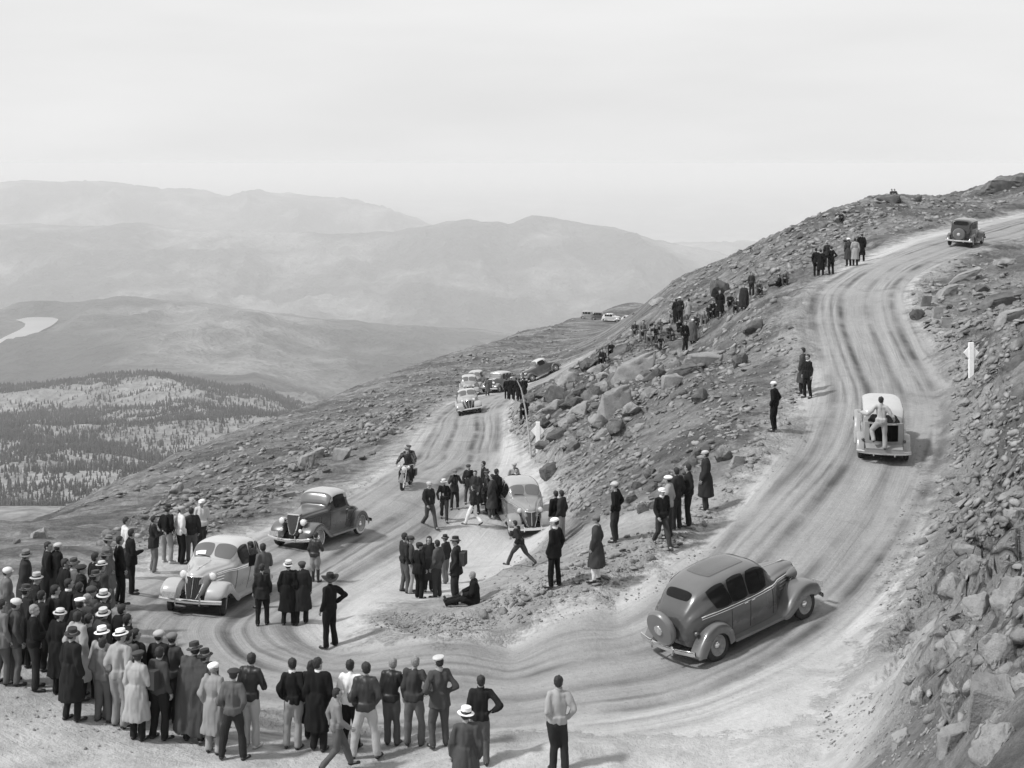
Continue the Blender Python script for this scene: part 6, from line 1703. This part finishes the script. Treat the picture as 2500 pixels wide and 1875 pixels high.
 (2088,581,649,0,'stand','coat',.30,.02,None,0,dict(),G6,'person in pale coat, middle of the upper three'),
 (2103,567,639,0,'stand','coat',.012,.012,'cap',.2,dict(),G6,'tall black coated person, right of the upper three'),
 # seated on the slope
 (1471,851,894,200,'sit','coat',.02,.02,None,0,dict(),G6,'left one of the dark seated couple above the boulders'),
 (1494,840,871,200,'sit','coat',.013,.02,None,0,dict(),G6,'right one of the dark seated couple above the boulders'),
 (1551,783,824,190,'sit','jacket',.05,.1,None,0,dict(),G6,'leftmost of the seated cluster below the far bench'),
 (1572,781,830,190,'sit','jacket',.12,.1,None,0,dict(),G6,'second seated spectator of the cluster, dark haired'),
 (1588,799,840,200,'sit','shirt',.22,.1,None,0,dict(),G6,'seated spectator in a pale shirt bending forward'),
 (1598,792,838,200,'sit','jacket',.02,.05,None,0,dict(),G6,'seated spectator in black behind the pale shirted one'),
 (1613,819,848,180,'sitlow','jacket',.05,.3,None,0,dict(),G6,'low seated spectator with pale trousers nearest the slab'),
 (1632,789,833,150,'sit','jacket',.05,.05,'cap',.3,dict(),G6,'capped spectator seated right of the cluster'),
 (1656,779,818,150,'sit','jacket',.013,.03,None,0,dict(),G6,'black clad spectator seated beside the standing man'),
 (1640,748,781,200,'sit','dress',.28,.2,None,0,dict(hair='w'),G6,'seated woman in pale clothes left of the standing pair'),
 (1758,707,777,180,'stand','coat',.015,.02,None,0,dict(),G6,'black standing figure against the dark skyline boulder'),
 (1741,732,776,190,'sit','coat',.015,.02,None,0,dict(),G6,'black seated figure left of the standing one'),
 (1816,694,757,180,'stand','cape',.03,.03,None,0,dict(),G6,'figure draped in a dark blanket on the upper slope'),
 (1835,663,723,170,'stand','jacket',.05,.03,None,0,dict(),G6,'figure standing above the draped one near the skyline'),
 (1918,663,697,200,'sit','jacket',.03,.03,None,0,dict(),G6,'right one of the reclining couple near the road shoulder'),
 (1905,672,700,-90,'sitlegs','coat',.013,.013,None,0,dict(),G6,'left one of the reclining couple near the road shoulder'),
 (1720,760,790,190,'sitlow','jacket',.12,.1,None,0,dict(),G6,'seated grey figure among rocks right of the pale dress'),
 (1782,716,752,190,'sit','coat',.02,.02,None,0,dict(),G6,'dark huddled sitter just right of the black standing figure'),
 (1797,730,764,200,'sit','jacket',.05,.03,None,0,dict(),G6,'dark sitter leaning toward the blanket draped figure'),
 (1852,688,722,180,'sit','jacket',.03,.03,None,0,dict(),G6,'dark sitter below the figure near the skyline'),
 (1700,768,803,190,'sit','coat',.03,.03,None,0,dict(),G6,'dark coated sitter right of the caped figure'),
 (1612,776,812,200,'sit','jacket',.09,.1,'cap',.3,dict(),G6,'grey sitter in a cap at the back of the cluster'),
 (1730,742,778,170,'sit','jacket',.02,.03,None,0,dict(),G6,'black sitter left of the black seated figure'),
 (2177,470,486,180,'sit','jacket',.02,.02,None,0,dict(),G6,'left tiny sitter on the large skyline boulder'),
 (2184,470,486,180,'sit','jacket',.02,.02,None,0,dict(),G6,'right tiny sitter on the large skyline boulder'),
 (2044,524,544,180,'sit','jacket',.02,.02,None,0,dict(),G6,'left tiny sitter on the skyline above the pale boulder'),
 (2053,525,544,180,'sit','jacket',.03,.02,None,0,dict(),G6,'right tiny sitter on the skyline above the pale boulder'),
 (1283,972,1022,200,'sit','coat',.013,.02,None,0,dict(),G5,'dark figure seated in the boulders beside the leaning pole'),
]
g7 = 'dark clad group at the far bend of the lower road'
Q += [
 (1237,922,974,0,'stand','suit',.013,.013,None,0,dict(),g7,'leftmost of the dark group standing by the parked pale roofed sedan'),
 (1248,919,976,10,'stand','coat',.012,.012,'cap',.5,dict(),g7,'light capped one of the dark group at the far bend'),
 (1259,921,977,0,'stand','suit',.013,.013,None,0,dict(),g7,'middle one of the dark group at the far bend'),
 (1268,923,979,-10,'stand','coat',.012,.012,None,0,dict(),g7,'fourth of the dark group, in a long coat'),
 (1279,926,976,-20,'stand','coat',.02,.02,None,0,dict(),g7,'rightmost of the dark group beside the pole tip'),
 (1190,922,966,0,'stand','coat',.10,.08,None,0,dict(),g7,'grey coated person between the queued cars'),
]
for (u, vt, vb, fc, pose, top, tg, lg, hat, hg, ex, grp, lab) in Q:
    ex = dict(ex); sd = ex.pop('seed', None); sz_ = ex.pop('size', None)
    o = person(lab, pose, top, tg, lg, hat, hg, seed=sd, group=grp, **ex)
    put_person(o, u, vt, vb, fc, pose, hat, sz_)
# man riding on the rear bumper
o = person('man in pale shirt and light trousers standing on the rear bumper of the climbing car', 'cling', 'shirt', .40, .34)
Mw = c5.matrix_world
o.matrix_world = Mw @ Matrix.Translation((-2.30, .12, .56)) @ Matrix.Rotation(R(-90), 4, 'Z')
# riders of the motorcycle
for (lx, lab, hg) in ((-.12, 'motorcycle rider in front in dark jacket and flying helmet', .15), (-.58, 'passenger on the motorcycle behind the rider', .10)):
    o = person(lab, 'ride', 'jacket', .018, .03, 'beret', hg, collar=.3 if lx > -.3 else None)
    o.matrix_world = moto.matrix_world @ Matrix.Translation((lx, .0 if lx > -.3 else -.04, -.02 if lx > -.3 else .03)) @ Matrix.Rotation(R(-90), 4, 'Z')
# driver seen at the side window of the light sedan is left inside the car: a pale hat and shoulder at the sill
# ================================================================ ROAD MARKERS AND POLE
WHITEP = mat('white_paint', .92, .6, .08, 12)
def marker(u, vt, vb, label):
    p = hit(u, vb); H = (vb - vt) / FPX * p.y
    root = bpy.data.objects.new('road_marker', None); COL.objects.link(root); tag(root, label, 'road marker', 'white diamond road markers')
    wpx = H * .14
    link('post', finish('post', [boxp((0, 0, H / 2 - .15), (wpx, wpx * .6, H + .3))], False), root, WHITEP)
    s = H * .37
    v = np.array([(0, -.02, -s * .70), (s * .62, -.02, 0), (0, -.02, s * .70), (-s * .62, -.02, 0), (0, .02, -s * .70), (s * .62, .02, 0), (0, .02, s * .70), (-s * .62, .02, 0)])
    link('diamond_panel', finish('diamond_panel', [(v, [(0, 1, 2, 3), (7, 6, 5, 4), (0, 4, 5, 1), (1, 5, 6, 2), (2, 6, 7, 3), (3, 7, 4, 0)])], False), root, WHITEP, (0, -wpx * .32 + .05, H * .70))
    root.location = p; return root
marker(1313, 1030, 1102, 'white diamond marker post beside the lower road, next to the leaning pole')
marker(2371, 836, 918, 'white diamond marker post on the bank right of the upper road')
p = hit(1299, 1120); k = p.y / FPX
pts = [(0, 0, -.3), (-.05, 0, .05)] + [((uu - 1299) * k, 0, (1120 - vv) * k) for uu, vv in ((1294, 1085), (1289, 1040), (1283, 1000), (1276, 965), (1272, 948), (1263, 930))]
o = link('leaning_pole', finish('leaning_pole', [tube(pts, [.05, .05, .048, .045, .04, .036, .03, .022], 7)]), None, mat('bleached_wood', .42, .8, .2, 10), p)
tag(o, 'thin bent whitish pole leaning over the ditch by the lower road', 'pole')

# ---- look-alikes that still share a label are told apart by their order from the left
from collections import defaultdict
_by = defaultdict(list)
for o in SC.objects:
    if o.parent is None and o.get('label') and o.get('category') == 'boulder': _by[o['label']].append(o)
for lb, os_ in _by.items():
    if 1 < len(os_) <= 7:
        os_.sort(key=lambda o: o.location.x / o.location.y)
        n_ = len(os_); nw = {2: 'two', 3: 'three', 4: 'four', 5: 'five', 6: 'six', 7: 'seven'}[n_]
        words = ['leftmost'] + ['second', 'third', 'fourth', 'fifth', 'sixth'][:n_ - 2] + ['rightmost']
        tail = ' of ' + nw
        if len((lb + ' ' + words[0] + tail).split()) > 16: tail = ''
        if len((lb + ' ' + words[0] + tail).split()) > 16: lb = lb.replace('rock, ', '').replace(' above the lower road', '').replace('right hand ', 'right ')
        words = [w_ + tail for w_ in words]
        for o, w_ in zip(os_, words): o['label'] = lb + ', ' + w_
